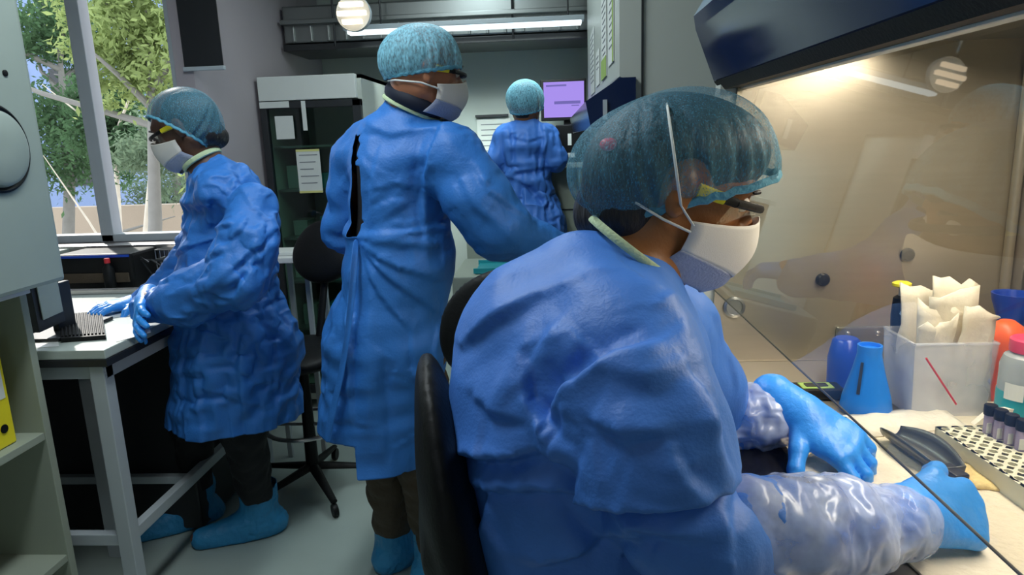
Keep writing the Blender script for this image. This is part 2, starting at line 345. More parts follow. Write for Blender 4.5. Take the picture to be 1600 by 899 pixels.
def refine(V, Q):
    """one step of subdivision of a quad mesh, with a light smoothing"""
    E = np.sort(np.concatenate([Q[:, [0, 1]], Q[:, [1, 2]], Q[:, [2, 3]], Q[:, [3, 0]]]), 1); U, inv = np.unique(E, axis=0, return_inverse=True); inv = inv.reshape(-1); n, m = len(V), len(Q)
    me = inv.reshape(4, m).T+n; fc = np.arange(m)+n+len(U); W_ = np.concatenate([V, V[U].mean(1), V[Q].mean(1)])
    Q2 = np.concatenate([np.stack([Q[:, k], me[:, k], fc, me[:, k-1]], 1) for k in range(4)])
    e = np.unique(np.sort(np.concatenate([Q2[:, [0, 1]], Q2[:, [1, 2]]]), 1), axis=0); dg = np.bincount(e.ravel(), minlength=len(W_))
    lap = np.stack([(np.bincount(e[:, 0], W_[e[:, 1], a], len(W_))+np.bincount(e[:, 1], W_[e[:, 0], a], len(W_)))/dg-W_[:, a] for a in range(3)], 1)
    lap[dg < 3] = 0; return W_+lap*.5, Q2
def creases(V, Q, lines):
    """lines: (points on or near the cloth, width, height[, side]). A ridge or valley along the line; with a side vector, a lapped fold
    that stands out on that side and drops away sharply on the other"""
    a = V[Q[:, 2]]-V[Q[:, 0]]; b = V[Q[:, 3]]-V[Q[:, 1]]; fn = np.cross(a, b); N = np.zeros_like(V)
    for c in range(4):
        for x in range(3): N[:, x] += np.bincount(Q[:, c], fn[:, x], len(V))
    N /= np.linalg.norm(N, axis=1)[:, None]+1e-12; out = V.copy()
    for ln in lines:
        pts, w, h = ln[:3]; pts = [np.array(p) for p in pts]; best = np.full(len(V), 9.); tt = np.zeros(len(V)); near = np.zeros_like(V); tot = len(pts)-1
        for i in range(tot):
            ba = pts[i+1]-pts[i]; t = np.clip((V-pts[i])@ba/(ba@ba+1e-9), 0, 1); q = pts[i]+t[:, None]*ba; d = np.linalg.norm(V-q, axis=1); u = d < best; best[u] = d[u]; tt[u] = (i+t[u])/tot; near[u] = q[u]
        env = np.sin(np.pi*np.clip(tt, .05, .95))**.5
        if len(ln) > 3:
            s = (V-near)@_unit(ln[3]); f = np.where(s > 0, np.exp(-best/(w*2.2)), -.7*np.exp(-best/w))*np.clip(np.abs(s)/(w*.22), 0, 1)
        else: f = np.exp(-np.abs(best/w)**1.1)
        out += N*(f*h*env)[:, None]
    return out
def hit(prims, px, py, y0=.3, y1=4.):
    """where the line of sight at (px, py) first meets a shape"""
    r = RW@np.array([px-CX, py-CY, FPX]); r /= np.linalg.norm(r); o = np.array([0, 0, CAMH]); t = y0
    for _ in range(80):
        d = float(sdf(prims, (o+r*t)[None])[0])
        if d < .0015: break
        t += d*.8
        if t > y1: return P(px, py, (y0+y1)/2)
    return o+r*t
def frame(f, up=(0, 0, 1)):
    f = _unit(f); l = _unit(np.cross(up, f)); u = np.cross(f, l); return np.array([f, l, u])      # rows: forward, left, up
def head_prims(c, R, s=1.0, ears=True):
    c = np.array(c, float); T = lambda x, y, z: c+s*(R.T@np.array([x, y, z])); E_ = lambda p, r, k=.012, sub=False: ell(T(*p), np.array(r)*s, R, k, sub)
    out = [E_((-.012, 0, .03), (.098, .077, .09)), E_((.035, 0, -.03), (.058, .060, .085), .03), cone(T(-.015, .048, -.06), T(.062, .012, -.098), .022*s, .02*s, .03), cone(T(-.015, -.048, -.06), T(.062, -.012, -.098), .022*s, .02*s, .03),
           cone(T(.078, -.03, .022), T(.078, .03, .022), .013*s, .013*s, .02), E_((.052, .037, -.028), (.019, .019, .019), .02), E_((.052, -.037, -.028), (.019, .019, .019), .02),
           E_((.096, .031, .002), (.016, .015, .011), .012, True), E_((.096, -.031, .002), (.016, .015, .011), .012, True),
           cone(T(.088, 0, .008), T(.112, 0, -.032), .008*s, .012*s, .012), E_((.098, .011, -.036), (.010, .009, .008), .008), E_((.098, -.011, -.036), (.010, .009, .008), .008),
           cone(T(.087, -.016, -.060), T(.087, .016, -.060), .008*s, .008*s, .010), cone(T(.084, -.014, -.071), T(.084, .014, -.071), .008*s, .008*s, .006)]
    if ears:
        for sg in (1, -1): out += [E_((-.012, sg*.080, -.012), (.019, .009, .032), .006), E_((-.006, sg*.090, -.008), (.010, .006, .019), .004, True), E_((-.010, sg*.080, -.036), (.009, .007, .009), .006)]
    return out
def hand_prims(w, d, nrm, thumb, s=1., curl=((15, 25, 20),)*4, spread=(8, 2, -3, -9), tcurl=(15, 20), tang=42, g=0.):
    """w wrist, d direction of the fingers, nrm out of the back of the hand, thumb towards the thumb side"""
    d = _unit(d); nrm = _unit(np.array(nrm)-d*(np.array(nrm)@d)); t = np.cross(d, nrm); t = t if t@np.array(thumb) > 0 else -t; w = np.array(w, float); out = []
    off = (.030, .010, -.011, -.030); kn = (.088, .092, .087, .079); ln = (.072, .080, .074, .058)
    def turn(v, a): a = math.radians(a); return v*math.cos(a)-nrm*math.sin(a) if abs(v@nrm) < 2 else v
    for i in range(4):
        K = w+s*(d*kn[i]+t*off[i]); out.append(cone(w+s*t*off[i]*.55, K, (.018+g)*s, (.0125+g)*s, .014))
    out.append(ell(w+s*(d*.045+t*.012), np.array([.040, .034, .015])*s+g, np.array([d, t, nrm]), .012))
    out.append(cone(w-s*d*.03, w+s*d*.015, (.026+g)*s, (.026+g)*s, .02))
    for i in range(4):
        K = w+s*(d*kn[i]+t*off[i]); a = 0; base = d*math.cos(math.radians(spread[i]))+t*math.sin(math.radians(spread[i])); p = K; rr = [.0098, .0088, .0080, .0068]
        for j, fr in enumerate((.46, .30, .24)):
            a += curl[i % len(curl)][j]; v = base*math.cos(math.radians(a))-nrm*math.sin(math.radians(a)); q = p+s*v*ln[i]*fr; out.append(cone(p, q, (rr[j]+g)*s, (rr[j+1]+g)*s, .003)); p = q
    p = w+s*(d*.020+t*.026-nrm*.004); a = 0; ang = math.radians(tang); base = d*math.cos(ang)+t*math.sin(ang)
    for j, (l, r0, r1) in enumerate(((.040, .0150, .0118), (.032, .0115, .0102), (.026, .0102, .0080))):
        v = base*math.cos(math.radians(a))-nrm*math.sin(math.radians(a)); q = p+s*v*l; out.append(cone(p, q, (r0+g)*s, (r1+g)*s, .006)); p = q; a += tcurl[min(j, 1)]
    return out
def ring(c, n, r, r2=None, k=40, up=(0, 0, 1)):
    R = frame(n, up); c = np.array(c); r2 = r2 or r; return [c+R[1]*math.cos(2*math.pi*i/k)*r+R[2]*math.sin(2*math.pi*i/k)*r2 for i in range(k+1)]
# ------------------------------------------------------------------ the room
def struct(name, mb, m, smooth=False): return tag(mb.build(name, m, None, smooth), kind='structure')
XL, XR, YF, YB, ZC = -2.7, 1.25, -1.3, 4.75, 2.6
struct('floor', MB().box((XL, YF, -.1), (XR, 3.0, 0)).box((-1.64, 3.0, -.1), (XR, YB, 0)), M['floor'])
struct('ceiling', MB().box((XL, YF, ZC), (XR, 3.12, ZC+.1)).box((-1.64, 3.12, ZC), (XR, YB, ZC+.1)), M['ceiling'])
struct('wall_back', MB().box((-1.64, YB, 0), (XR, YB+.12, ZC)), M['wall'])
struct('wall_left', MB().box((XL-.12, YF, 0), (XL, 3.12, ZC)), M['wall_side'])
struct('wall_right', MB().box((XR, YF, 0), (XR+.12, YB, ZC)), M['wall'])
struct('wall_front', MB().box((XL, YF-.12, 0), (XR, YF, ZC)), M['wall'])
YW = 3.0
WX0, WX1, WZ0, WZ1 = -2.62, -1.60, 1.06, 2.50
w = MB(); w.box((XL, YW, 0), (-1.52, YW+.12, WZ0)); w.box((XL, YW, WZ1), (-1.52, YW+.12, ZC)); w.box((XL, YW, WZ0), (WX0, YW+.12, WZ1)); w.box((WX1, YW, WZ0), (-1.52, YW+.12, WZ1))
w.box((-1.64, YW+.12, 0), (-1.52, YB, ZC))
struct('wall_window', w, M['wall_side'])
w = MB()
for a, b in (((WX0, WZ0), (WX1, WZ0+.035)), ((WX0, WZ1-.04), (WX1, WZ1)), ((WX0, WZ0), (WX0+.035, WZ1)), ((WX1-.03, WZ0), (WX1, WZ1)), ((-2.06, WZ0), (-2.0, WZ1))):
    w.box((a[0], YW+.02, a[1]), (b[0], YW+.09, b[1]), .004)
win = struct('window_1', w, M['frame'])  # window added to show trees that only reflect in the front glass
g = MB(); g.box((WX0+.03, YW+.05, WZ0+.03), (-2.055, YW+.054, WZ1-.03)); win_g = g.build('glass_pane', M['pane'], win)
g = MB(); g.box((-2.005, YW+.05, WZ0+.03), (WX1-.025, YW+.054, WZ1-.03)); win_g = g.build('glass_pane', M['pane'], win)
w = MB(); w.box((WX0, YW-.09, WZ0-.03), (-1.50, YW+.02, WZ0), .004); w.build('window_sill', M['alu'], win)
w = MB(); w.box((-1.52, YB-.012, 0), (XR, YB, .09)); struct('baseboard_back', w, M['dark_edge'])
w = MB(); w.box((-1.52, YW, 0), (-1.508, YB, .09)); struct('baseboard_left', w, M['dark_edge'])
w = MB(); w.box((-1.50, 2.96, 1.98), (-1.50+.0, 2.96, 1.98)) if 0 else None
# dark blind cassette beside the window
t = empty('roller_blind', (-1.53, 2.97, 1.75), 'dark roller blind panel beside the bright window', 'blind')
pt('cassette', MB().box((-1.55, 2.93, 2.42), (-1.30, 2.995, 2.50), .01), M['dark_edge'], t)
pt('blind_cloth', MB().box((-1.55, 2.985, 1.80), (-1.38, 2.99, 2.43)), M['dark_edge'], t)
pt('bottom_bar', MB().box((-1.555, 2.978, 1.785), (-1.375, 2.997, 1.802), .003), M['frame'], t)

# ------------------------------------------------------------------ overhead duct and lights
t = empty('ventilation_duct', (-.6, 4.3, 2.0), 'silvery ribbed ventilation duct running below the ceiling along the back wall', 'duct')
d = MB(); d.box((-1.50, 4.05, 2.03), (XR-.01, 4.5, 2.23), .01)
pt('duct_body', d, M['duct'], t)
for i in range(26): x = -1.45+i*.1; pt('rib', MB().box((x, 4.035, 2.035), (x+.014, 4.06, 2.12), .003), M['duct'], t)
d = MB(); d.box((-1.50, 4.0, 2.125), (XR-.01, 4.06, 2.15), .004); pt('flange', d, M['duct'], t)
d = MB(); d.box((-1.50, 4.02, 1.985), (XR-.01, 4.44, 2.02), .004); pt('support_tray', d, M['dark_edge'], t)
for i, x in enumerate((-1.2, -.2, .8)): pt('hanger', MB().tube([(x, 4.02, 2.0), (x, 4.02, ZC)], .006), M['dark_edge'], t)
t = empty('light_strip', (-.5, 3.86, 2.05), 'long glowing light strip hanging in front of the duct', 'light')
[pt('suspension_rod', MB().tube([(x, 3.88, 2.08), (x, 3.88, ZC)], .005), M['dark_edge'], t) for x in (-.9, .1)]
pt('housing', MB().box((-1.1, 3.84, 2.055), (.185, 3.92, 2.08), .004), M['frame'], t)
pt('diffuser', MB().box((-1.08, 3.845, 2.036), (.17, 3.915, 2.055), .004), M['lamp_cool'], t)
for nm, c, lb in (('ceiling_light', (-.75, 1.30), 'white ceiling light panel over the front of the aisle'), ('ceiling_light', (-.45, 2.95), 'white ceiling light panel over the aisle behind the standing man')):
    t = empty(nm, (c[0], c[1], 2.6), lb, 'light')
    f = MB(); f.box((c[0]-.16, c[1]-.65, 2.57), (c[0]-.13, c[1]+.65, 2.60), .003).box((c[0]+.13, c[1]-.65, 2.57), (c[0]+.16, c[1]+.65, 2.60), .003).box((c[0]-.16, c[1]-.65, 2.57), (c[0]+.16, c[1]-.62, 2.60), .003).box((c[0]-.16, c[1]+.62, 2.57), (c[0]+.16, c[1]+.65, 2.60), .003)
    pt('frame', f, M['frame'], t); pt('diffuser', MB().box((c[0]-.13, c[1]-.62, 2.585), (c[0]+.13, c[1]+.62, 2.595)), M['lamp_cool'], t)
# glowing disc and three bars, built as a lamp in place of a reflection
lc = P(548, 18, 3.55)
t = empty('lamp_reflection', lc, 'round glowing shape with louvre bars standing in for a reflection high behind the man', 'lamp')
L_ = MB(); L_.lathe(lc+[0, .05, 0], [(.02, -.03), (.085, -.03), (.088, .0), (.085, .01), (.08, .0), (.02, -.01)], 28, (0, -1, 0)); pt('housing', L_, M['frame'], t, True)
for k, hw in ((-.045, .050), (-.005, .072), (.036, .058)): pt('glowing_bar', MB().box((lc[0]-hw, lc[1]+.0, lc[2]+k-.011), (lc[0]+hw, lc[1]+.03, lc[2]+k+.011), .004), M['lamp'], t)
pt('rod', MB().tube([lc+[0, .03, .1], lc+[0, .03, 2.6-lc[2]]], .006), M['frame'], t)

# ------------------------------------------------------------------ safety cabinet at the right
CY0, CY1, CXB, WSZ = .30, 1.65, 1.08, .90
SB = np.array([.36, 0, 1.10]); ST = np.array([.425, 0, 1.557])
root = empty('safety_cabinet', (.7, 1.0, 0), 'large biological safety cabinet with dark blue front and tilted glass sash', 'cabinet')
b = MB(); b.box((CXB, CY0, WSZ), (CXB+.03, CY1+.03, 1.63)); pt('back_panel', b, M['steel'], root)
b = MB(); b.prism([(.37, CY1, WSZ), (CXB+.03, CY1, WSZ), (CXB+.03, CY1, 1.63), (.43, CY1, 1.63)], (0, .012, 0)); pt('inner_side_wall', b, M['steel'], root)
b = MB(); b.prism([(.345, CY1+.012, .80), (1.2, CY1+.012, .80), (1.2, CY1+.012, 2.3), (.39, CY1+.012, 2.3), (.39, CY1+.012, 1.60)], (0, .05, 0)); pt('outer_side_panel', b, M['cab_white'], root)
b = MB(); b.box((.425, CY0, 1.63), (CXB+.03, CY1, 1.66)); pt('inner_ceiling', b, M['steel_grey'], root)
b = MB(); b.box((.40, CY0, .868), (CXB, CY1, WSZ), .004); pt('work_surface', b, M['steel'], root)
b = MB(); b.box((.27, CY0, .845), (.398, CY1, .905), .012); pt('arm_rest', b, M['steel_grey'], root)
for i in range(1): b = MB(); b.tube([(CXB-.035, CY1-.014, WSZ), (CXB-.035, CY1-.014, 1.63)], .011, 12); pt('corner_post', b, M['steel'], root, True)
b = MB(); b.prism([ST+[0, CY0, 0], ST+[.012, CY0, 0], SB+[.006, CY0, 0], SB+[0, CY0, 0]], (0, CY1-CY0-.004, 0)); sash = pt('sash_glass', b, M['sash'], root); tag(sash, 'clear tilted glass sash')
b = MB(); b.tube([SB+[.003, CY0, -.001], SB+[.003, CY1, -.001]], .0015, 8); pt('sash_edge', b, M['sash_edge'], root, True)
HX0, HX1, HZ0, HZ1 = .333, .394, 1.555, 1.715
b = MB(); b.prism([(HX1, CY0, HZ0), (.44, CY0, HZ0+.004), (.46, CY0, HZ1), (HX0, CY0, HZ1), (HX0+.005, CY0, HZ1-.03), (HX1-.012, CY0, HZ0+.015)], (0, CY1-CY0+.06, 0)); hd = pt('front_cover', b, M['cab_blue'], root); tag(hd, 'dark blue glossy front cover')
b = MB(); b.prism([(HX0, CY0, HZ1), (.46, CY0, HZ1), (.46, CY0, 1.84), (.41, CY0, 1.84)], (0, CY1-CY0+.06, 0)); pt('sloped_top', b, M['cab_bevel'], root)
b = MB(); b.box((.41, CY0, 1.84), (1.15, CY1+.06, 2.3)); pt('upper_housing', b, M['cab_white'], root)
b = MB(); b.box((.428, CY0, 1.545), (.45, CY1, 1.562), .003); pt('light_trim', b, M['white_pl'], root)
b = MB(); b.prism([(HX1-.014, CY0, HZ0+.012), (HX1+.002, CY0, HZ0-.008), (.428, CY0, HZ0-.006), (.43, CY0, HZ0+.003)], (0, CY1-CY0+.05, 0)); pt('lower_lip', b, M['black'], root)
b = MB(); b.box((CXB-.006, CY1-.10, WSZ), (CXB, CY1-.045, 1.63)); pt('corner_seam', b, M['dark_edge'], root)
b = MB(); b.box((CXB-.024, CY1-.05, WSZ), (CXB, CY1-.002, 1.63), .003); pt('corner_post', b, M['alu'], root)
c = P(1147, 480, CY1-.001); b = MB(); b.lathe(c, [(.026, 0), (.026, .004), (.020, .006), (.018, .002)], 24, (0, -1, 0)); k = pt('wall_port', b, M['steel_grey'], root, True)
b = MB(); b.box((.366, .915, 1.628), (.3685, .96, 1.66), 0) if 0 else b.box((.3545, .93, 1.638), (.3565, .975, 1.668), 0); tag(pt('cover_label', b, M['paper'], root), 'small white label on the blue cover')
b = MB(); b.tube([(.66, CY0+.1, 1.648), (.66, CY1-.1, 1.648)], .012, 10); pt('lamp_tube', b, M['lamp'], root, True)
for z in (HZ0+.02, HZ1-.045): b = MB(); b.lathe((HX0+.045-(z-HZ0)*.33, CY0, z), [(.0055, -.004), (.0055, .003), (.002, .004)], 12, (0, -1, 0)); pt('screw', b, M['alu'], root, True)
for px, py in ((1285, 437), (1417, 398)):
    c = P(px, py, CY1-.001); b = MB(); b.lathe(c, [(.016, 0), (.016, .006), (.012, .012), (.004, .013)], 20, (0, -1, 0)); k = pt('wall_plug', b, M['dark_edge'], root, True); tag(k, 'round dark plug')
c = P(1345, 522, CY1-.001); b = MB(); b.box(c-[.06, .01, .02], c+[.06, 0, .02], .004); pl = pt('hinge_plate', b, M['steel_grey'], root)
for dx in (-.035, .035): b = MB(); b.lathe(c+[dx, -.010, .004], [(.006, 0), (.006, .004), (.003, .006)], 12, (0, -1, 0)); pt('screw', b, M['alu'], root, True)
c = P(1147, 478, CY1-.001)
b = MB(); b.box((.40, CY0, 0), (1.15, CY1, .80)); b.box((.34, CY0, .76), (.42, CY1, .845), .01); pt('base_housing', b, M['black'], root)
b = MB(); b.box((.375, CY1-.30, 1.03), (.385, CY1-.26, 1.05)) if 0 else None

# second cabinet farther down the aisle
root = empty('safety_cabinet', (.6, 2.9, 0), 'second grey cabinet farther down the aisle with papers stuck on its front', 'cabinet')
b = MB(); b.prism([(.245, 2.10, 0), (1.2, 2.10, 0), (1.2, 2.10, 2.45), (.20, 2.10, 2.45), (.20, 2.10, 1.62), (.245, 2.10, 1.60)], (0, .04, 0)); pt('side_panel', b, M['cab_white'], root)
b = MB(); b.box((.20, 2.14, 1.62), (1.2, 3.85, 2.45), .006); pt('upper_housing', b, M['cab_white'], root)
b = MB(); b.box((.26, 2.14, 0), (1.2, 3.85, 1.10), .006); pt('lower_housing', b, M['cab_white'], root)
b = MB(); b.box((.30, 2.14, 1.10), (1.2, 3.85, 1.50)); pt('work_chamber', b, M['dark_edge'], root)
b = MB(); b.prism([(.10, 2.08, 1.552), (.115, 2.08, 1.475), (.245, 2.08, 1.490), (.245, 2.08, 1.615), (.20, 2.08, 1.615)], (0, 1.75, 0)); k = pt('front_cover', b, M['cab_blue'], root); tag(k, 'dark blue protruding front cover')
b = MB(); b.box((.262, 2.092, 0), (.268, 2.10, 2.45)); pt('panel_seam', b, M['dark_edge'], root)
b = MB(); b.box((.150, 2.072, 1.50), (.162, 2.08, 1.555)); pt('catch', b, M['frame'], root)
papers = [(3.55, 3.25, 1.65, 1.93, 'paper', 'tall white sheet', 'farthest'), (3.12, 2.92, 1.66, 1.80, 'paper', 'small sheet with blue print', 'second'), (2.78, 2.55, 1.66, 1.97, 'paper', 'long printed sheet', 'third'), (2.46, 2.26, 1.68, 1.96, 'paper', 'white sheet with lime edge', 'nearest')]
plabels = ['tall white paper stuck at the far end of the grey cabinet front', 'small paper with bluish print stuck on the grey cabinet front', 'long printed paper sheet on the cabinet front with lime strip at its foot', 'white paper with a lime green edge strip near the cabinet corner']
for (ya, yb, za, zb, m_, _, _), lb in zip(papers, plabels):
    r_ = empty('notice_sheet', (.199, (ya+yb)/2, za), lb, 'paper', 'papers stuck on the grey cabinet')
    pt('sheet', MB().box((.1965, yb, za), (.1985, ya, zb)), M['paper'], r_)
    ln = MB(); z = zb-.03
    while z > za+.05: ln.box((.1955, yb+.03, z), (.1966, ya-.03-.05*random.random(), z+.005)); z -= .022
    pt('print_line', ln, M['ink'], r_)
    if 'lime' in lb:
        s_ = MB(); (s_.box((.1945, yb, za), (.1962, yb+.03, zb)) if 'near the' in lb else s_.box((.1945, yb, za), (.1962, ya, za+.07))); pt('lime_strip', s_, M['label_green'], r_)
# ------------------------------------------------------------------ things inside the near cabinet
IN = WSZ+.002
lin = MB(); a = [PZ(1290, 655, IN), PZ(1570, 628, IN), (1.0, .62, IN), (.47, .62, IN), (.425, .95, IN), (.425, 1.10, IN)]
lin.prism([np.array(q) for q in a], (0, 0, .003)); tag(lin.build('absorbent_pad', M['liner'], None), 'cream absorbent pad covering the cabinet work surface under the hands', 'pad')
# folded paper ridges lying on the pad
for i, (q0, q1, w_) in enumerate((((1330, 668), (1480, 652), .05), ((1250, 745), (1330, 700), .03))):
    A, B_ = PZ(*q0, IN+.003), PZ(*q1, IN+.003); d_ = _unit(B_-A); n_ = np.cross(d_, [0, 0, 1]); m_ = MB(); k = 12; rows = []
    for u in range(k+1): rows.append([m_.bm.verts.new(Vector(A+(B_-A)*u/k+n_*w_*(v-1.5)/1.5+np.array([0, 0, [.0, .010, .007, .0][v]+.003*math.sin(u*1.7+v)*(v in (1, 2))+.001]))) for v in range(4)])
    for u in range(k):
        for v in range(3): m_.bm.faces.new((rows[u][v], rows[u+1][v], rows[u+1][v+1], rows[u][v+1]))
    o = m_.build('folded_tissue', M['tissue'], None, True); q = o.modifiers.new('t', 'SOLIDIFY'); q.thickness = .0012; q.offset = 1
    tag(o, ['creased white tissue sheet lying on the pad behind the hands', 'small creased tissue beside the far glove\'s wrist'][i], 'tissue')
# blue slotted cone
c = PZ(1352, 640, IN+.002); c = np.array([c[0], c[1], IN])
cn = MB(); cn.lathe(c, [(.046, 0), (.048, .004), (.044, .03), (.029, .085), (.022, .118), (.0225, .124), (.0225, .135), (.019, .135), (.018, .128)], 32); root = cn.build('plastic_cone', M['blue_pl'], None, True); tag(root, 'bright blue plastic cone stand with a dark slot', 'lab cone')
d_ = _unit(np.array([-c[0]+.02, -c[1], 0])); sd = np.cross(d_, [0, 0, 1]); b = MB(); b.prism([c+d_*.0355+sd*.012+[0, 0, .045], c+d_*.0355+sd*.018+[0, 0, .045], c+d_*.0225+sd*.014+[0, 0, .105], c+d_*.0225+sd*.009+[0, 0, .105]], d_*.004); b.build('slot', M['dark_edge'], root)
# dark blue shape behind it, imitating the gown reflected in the steel
c2 = PZ(1318, 600, IN); b = MB(); b.lathe((c2[0], c2[1]+.0, IN), [(.035, 0), (.036, .06), (.028, .10), (.022, .105)], 24); tag(b.build('gown_reflection', M['deep_blue'], None, True), 'dark blue stand-in for the gown reflection behind the bright blue cone', 'beaker')
# small timer with lime display
c = PZ(1275, 618, IN); root = empty('lab_timer', (c[0], c[1], IN), 'small black timer with a lime rimmed face beside the glove cuff', 'timer')
pt('body', MB().box(c-[.05, .03, 0], c+[.05, .025, .022], .006), M['black'], root); pt('face', MB().box(c+[-.035, -.02, .0215], c+[.03, .015, .0235], .002), M['label_green'], root)
pt('display', MB().box(c+[-.025, -.012, .0230], c+[.02, .007, .0245], .002), M['dark_edge'], root)
# curved grey tray (pipette dish)
a0, a1 = PZ(1392, 668, .93), PZ(1488, 742, .915); L_ = np.linalg.norm(a1-a0); d_ = _unit((a1-a0)*[1, 1, 0]); s_ = np.cross([0, 0, 1], d_); b = MB(); rows = []
for u in range(15):
    f = u/14; w_ = .012+.020*math.sin(math.pi*min(f*.75+.12, 1)); rows.append([b.bm.verts.new(Vector(a0*[1, 1, 0]+np.array([0, 0, IN+.004])+d_*L_*f+s_*math.cos(math.pi*v/8)*w_+np.array([0, 0, w_*(1.1-math.sin(math.pi*v/8)*1.0)+.004*(1-f)]))) for v in range(9)])
for u in range(14):
    for v in range(8): b.bm.faces.new((rows[u][v], rows[u+1][v], rows[u+1][v+1], rows[u][v+1]))
b.bm.faces.new(rows[-1])
o = b.build('reagent_trough', M['trough'], None, True); q = o.modifiers.new('t', 'SOLIDIFY'); q.thickness = .003; q.offset = 0; tag(o, 'grey half-round trough lying on the cream pad beside the rack', 'trough')
e_ = MB(); p_ = a1*[1, 1, 0]+np.array([0, 0, IN+.002]); e_.box(p_+[-.022, -.014, 0], p_+[.020, .010, .022], .003, Matrix.Rotation(math.atan2(d_[1], d_[0]), 3, 'Z')); tag(e_.build('tube_block', M['dark_edge'], None), 'dark block at the end of the grey trough above the gloved fist', 'block')
# yellow gauze
c = PZ(1522, 752, IN); o = blob('gauze_pad', [ell(c+[0, 0, .005], (.045, .022, .006), frame(_unit([.5, -1, 0])), .01), ell(c+[.02, .03, .006], (.024, .018, .007), None, .004), ell(c+[-.01, -.02, .007], (.018, .016, .007), None, .004)], .003, M['gauze_y']); tag(o, 'crumpled yellowish gauze pad between the trough and the tube rack', 'gauze')
# tube rack
c0, c1, c3 = PZ(1470, 672, .945), PZ(1640, 830, .945), PZ(1600, 640, .945)
ra = np.array([.655, 1.165]); u_ = _unit(np.array([.045, -1., 0])); v_ = np.array([-u_[1], u_[0], 0]); root = empty('tube_rack', (.80, .98, IN), 'cream tube rack full of round holes lying in the cabinet', 'rack')
RL, RW_, RZ = .38, .22, .035; o0 = np.array([ra[0], ra[1], IN])
rk = lambda a, b_, z: o0+u_*a+v_*b_+np.array([0, 0, z])
b = MB()
for bb in (0, RW_-.006): b.prism([rk(0, bb, 0), rk(RL, bb, 0), rk(RL, bb, RZ), rk(0, bb, RZ)], v_*.006)
for aa in (0, RL-.006): b.prism([rk(aa, 0, 0), rk(aa, RW_, 0), rk(aa, RW_, RZ), rk(aa, 0, RZ)], u_*.006)
pt('side_wall', b, M['rackm'], root)
b = MB(); nx, ny = 17, 10; r_ = .0068
for i in range(nx):
    for j in range(ny):
        cc = rk((i+.5)*RL/nx, (j+.5)*RW_/ny, RZ); hx, hy = RL/nx/2, RW_/ny/2; inner = []; outer = []; low = []
        for k in range(8):
            an = 2*math.pi*k/8+math.pi/8; ca, sa = math.cos(an), math.sin(an); inner.append(b.bm.verts.new(Vector(cc+u_*ca*r_+v_*sa*r_))); low.append(b.bm.verts.new(Vector(cc+u_*ca*r_*.9+v_*sa*r_*.9-np.array([0, 0, .022]))))
            mm = max(abs(ca), abs(sa)); outer.append(b.bm.verts.new(Vector(cc+u_*ca/mm*hx+v_*sa/mm*hy)))
        for k in range(8): n = (k+1) % 8; b.bm.faces.new((outer[k], outer[n], inner[n], inner[k])); b.bm.faces.new((inner[k], inner[n], low[n], low[k]))
        b.bm.faces.new(low)
bmesh.ops.remove_doubles(b.bm, verts=b.bm.verts[:], dist=.0004)
pt('hole_plate', b, M['rackm'], root)
# capped vials in the rack
for k in range(4):
    a_, b2 = .012+k*.0215, .062+k*.003; c = rk(a_+.02, b2+.008, RZ-.015); root = empty('capped_vial', c, ['violet vial with black cap, farthest in the rack row', 'violet vial with black cap, second from the far end of the row', 'violet vial with black cap, third from the far end of the row', 'violet vial with black cap, nearest of the row in the rack'][k], 'vial', 'black-capped vials in the rack')
    b = MB(); b.lathe(c, [(.005, 0), (.0085, .004), (.0085, .045), (.006, .05)], 16); pt('tube', b, M['vial'], root, True)
    b = MB(); b.lathe(c+[0, 0, .048], [(.0098, 0), (.0102, .002), (.0102, .016), (.009, .018)], 18); pt('cap', b, M['black'], root, True)
    b = MB(); b.box(c+[-.0088, -.0092, .018], c+[-.001, -.0082, .036]); pt('label', b, M['paper'], root)
# clear bin with paper pouches
p0, p1 = PZ(1412, 652, IN), PZ(1558, 650, IN); bw = .150; by = 1.285; bx0 = .668
root = empty('clear_bin', (bx0+bw/2, by+.05, IN), 'clear open plastic bin holding a bundle of cream paper pouches', 'bin')
bh = .148; b = MB()
b.prism([(bx0+.008, by, IN), (bx0+bw-.008, by, IN), (bx0+bw, by-.006, IN+bh), (bx0, by-.006, IN+bh)], (0, .002, 0)); b.prism([(bx0+.008, by+.11, IN), (bx0+bw-.008, by+.11, IN), (bx0+bw, by+.116, IN+bh), (bx0, by+.116, IN+bh)], (0, .002, 0))
b.prism([(bx0+.008, by, IN), (bx0+.008, by+.11, IN), (bx0, by+.116, IN+bh), (bx0, by-.006, IN+bh)], (.002, 0, 0)); b.prism([(bx0+bw-.008, by, IN), (bx0+bw-.008, by+.11, IN), (bx0+bw, by+.116, IN+bh), (bx0+bw, by-.006, IN+bh)], (.002, 0, 0)); b.box((bx0+.008, by, IN), (bx0+bw-.008, by+.11, IN+.002))
pt('wall', b, M['clear_pl'], root)
b = MB(); z = IN+bh; b.tube([(bx0, by-.006, z), (bx0+bw, by-.006, z), (bx0+bw, by+.116, z), (bx0, by+.116, z), (bx0, by-.006, z)], .003, 8); pt('rim', b, M['clear_pl'], root, True)
plab = ['cream paper pouch, leftmost and lowest in the clear bin', 'cream paper pouch second from the left in the clear bin', 'tall cream paper pouch in the middle of the clear bin', 'tallest cream paper pouch with a blue printed mark in the bin', 'cream paper pouch at the right rear of the clear bin', 'creased cream pouch leaning at the back of the clear bin']
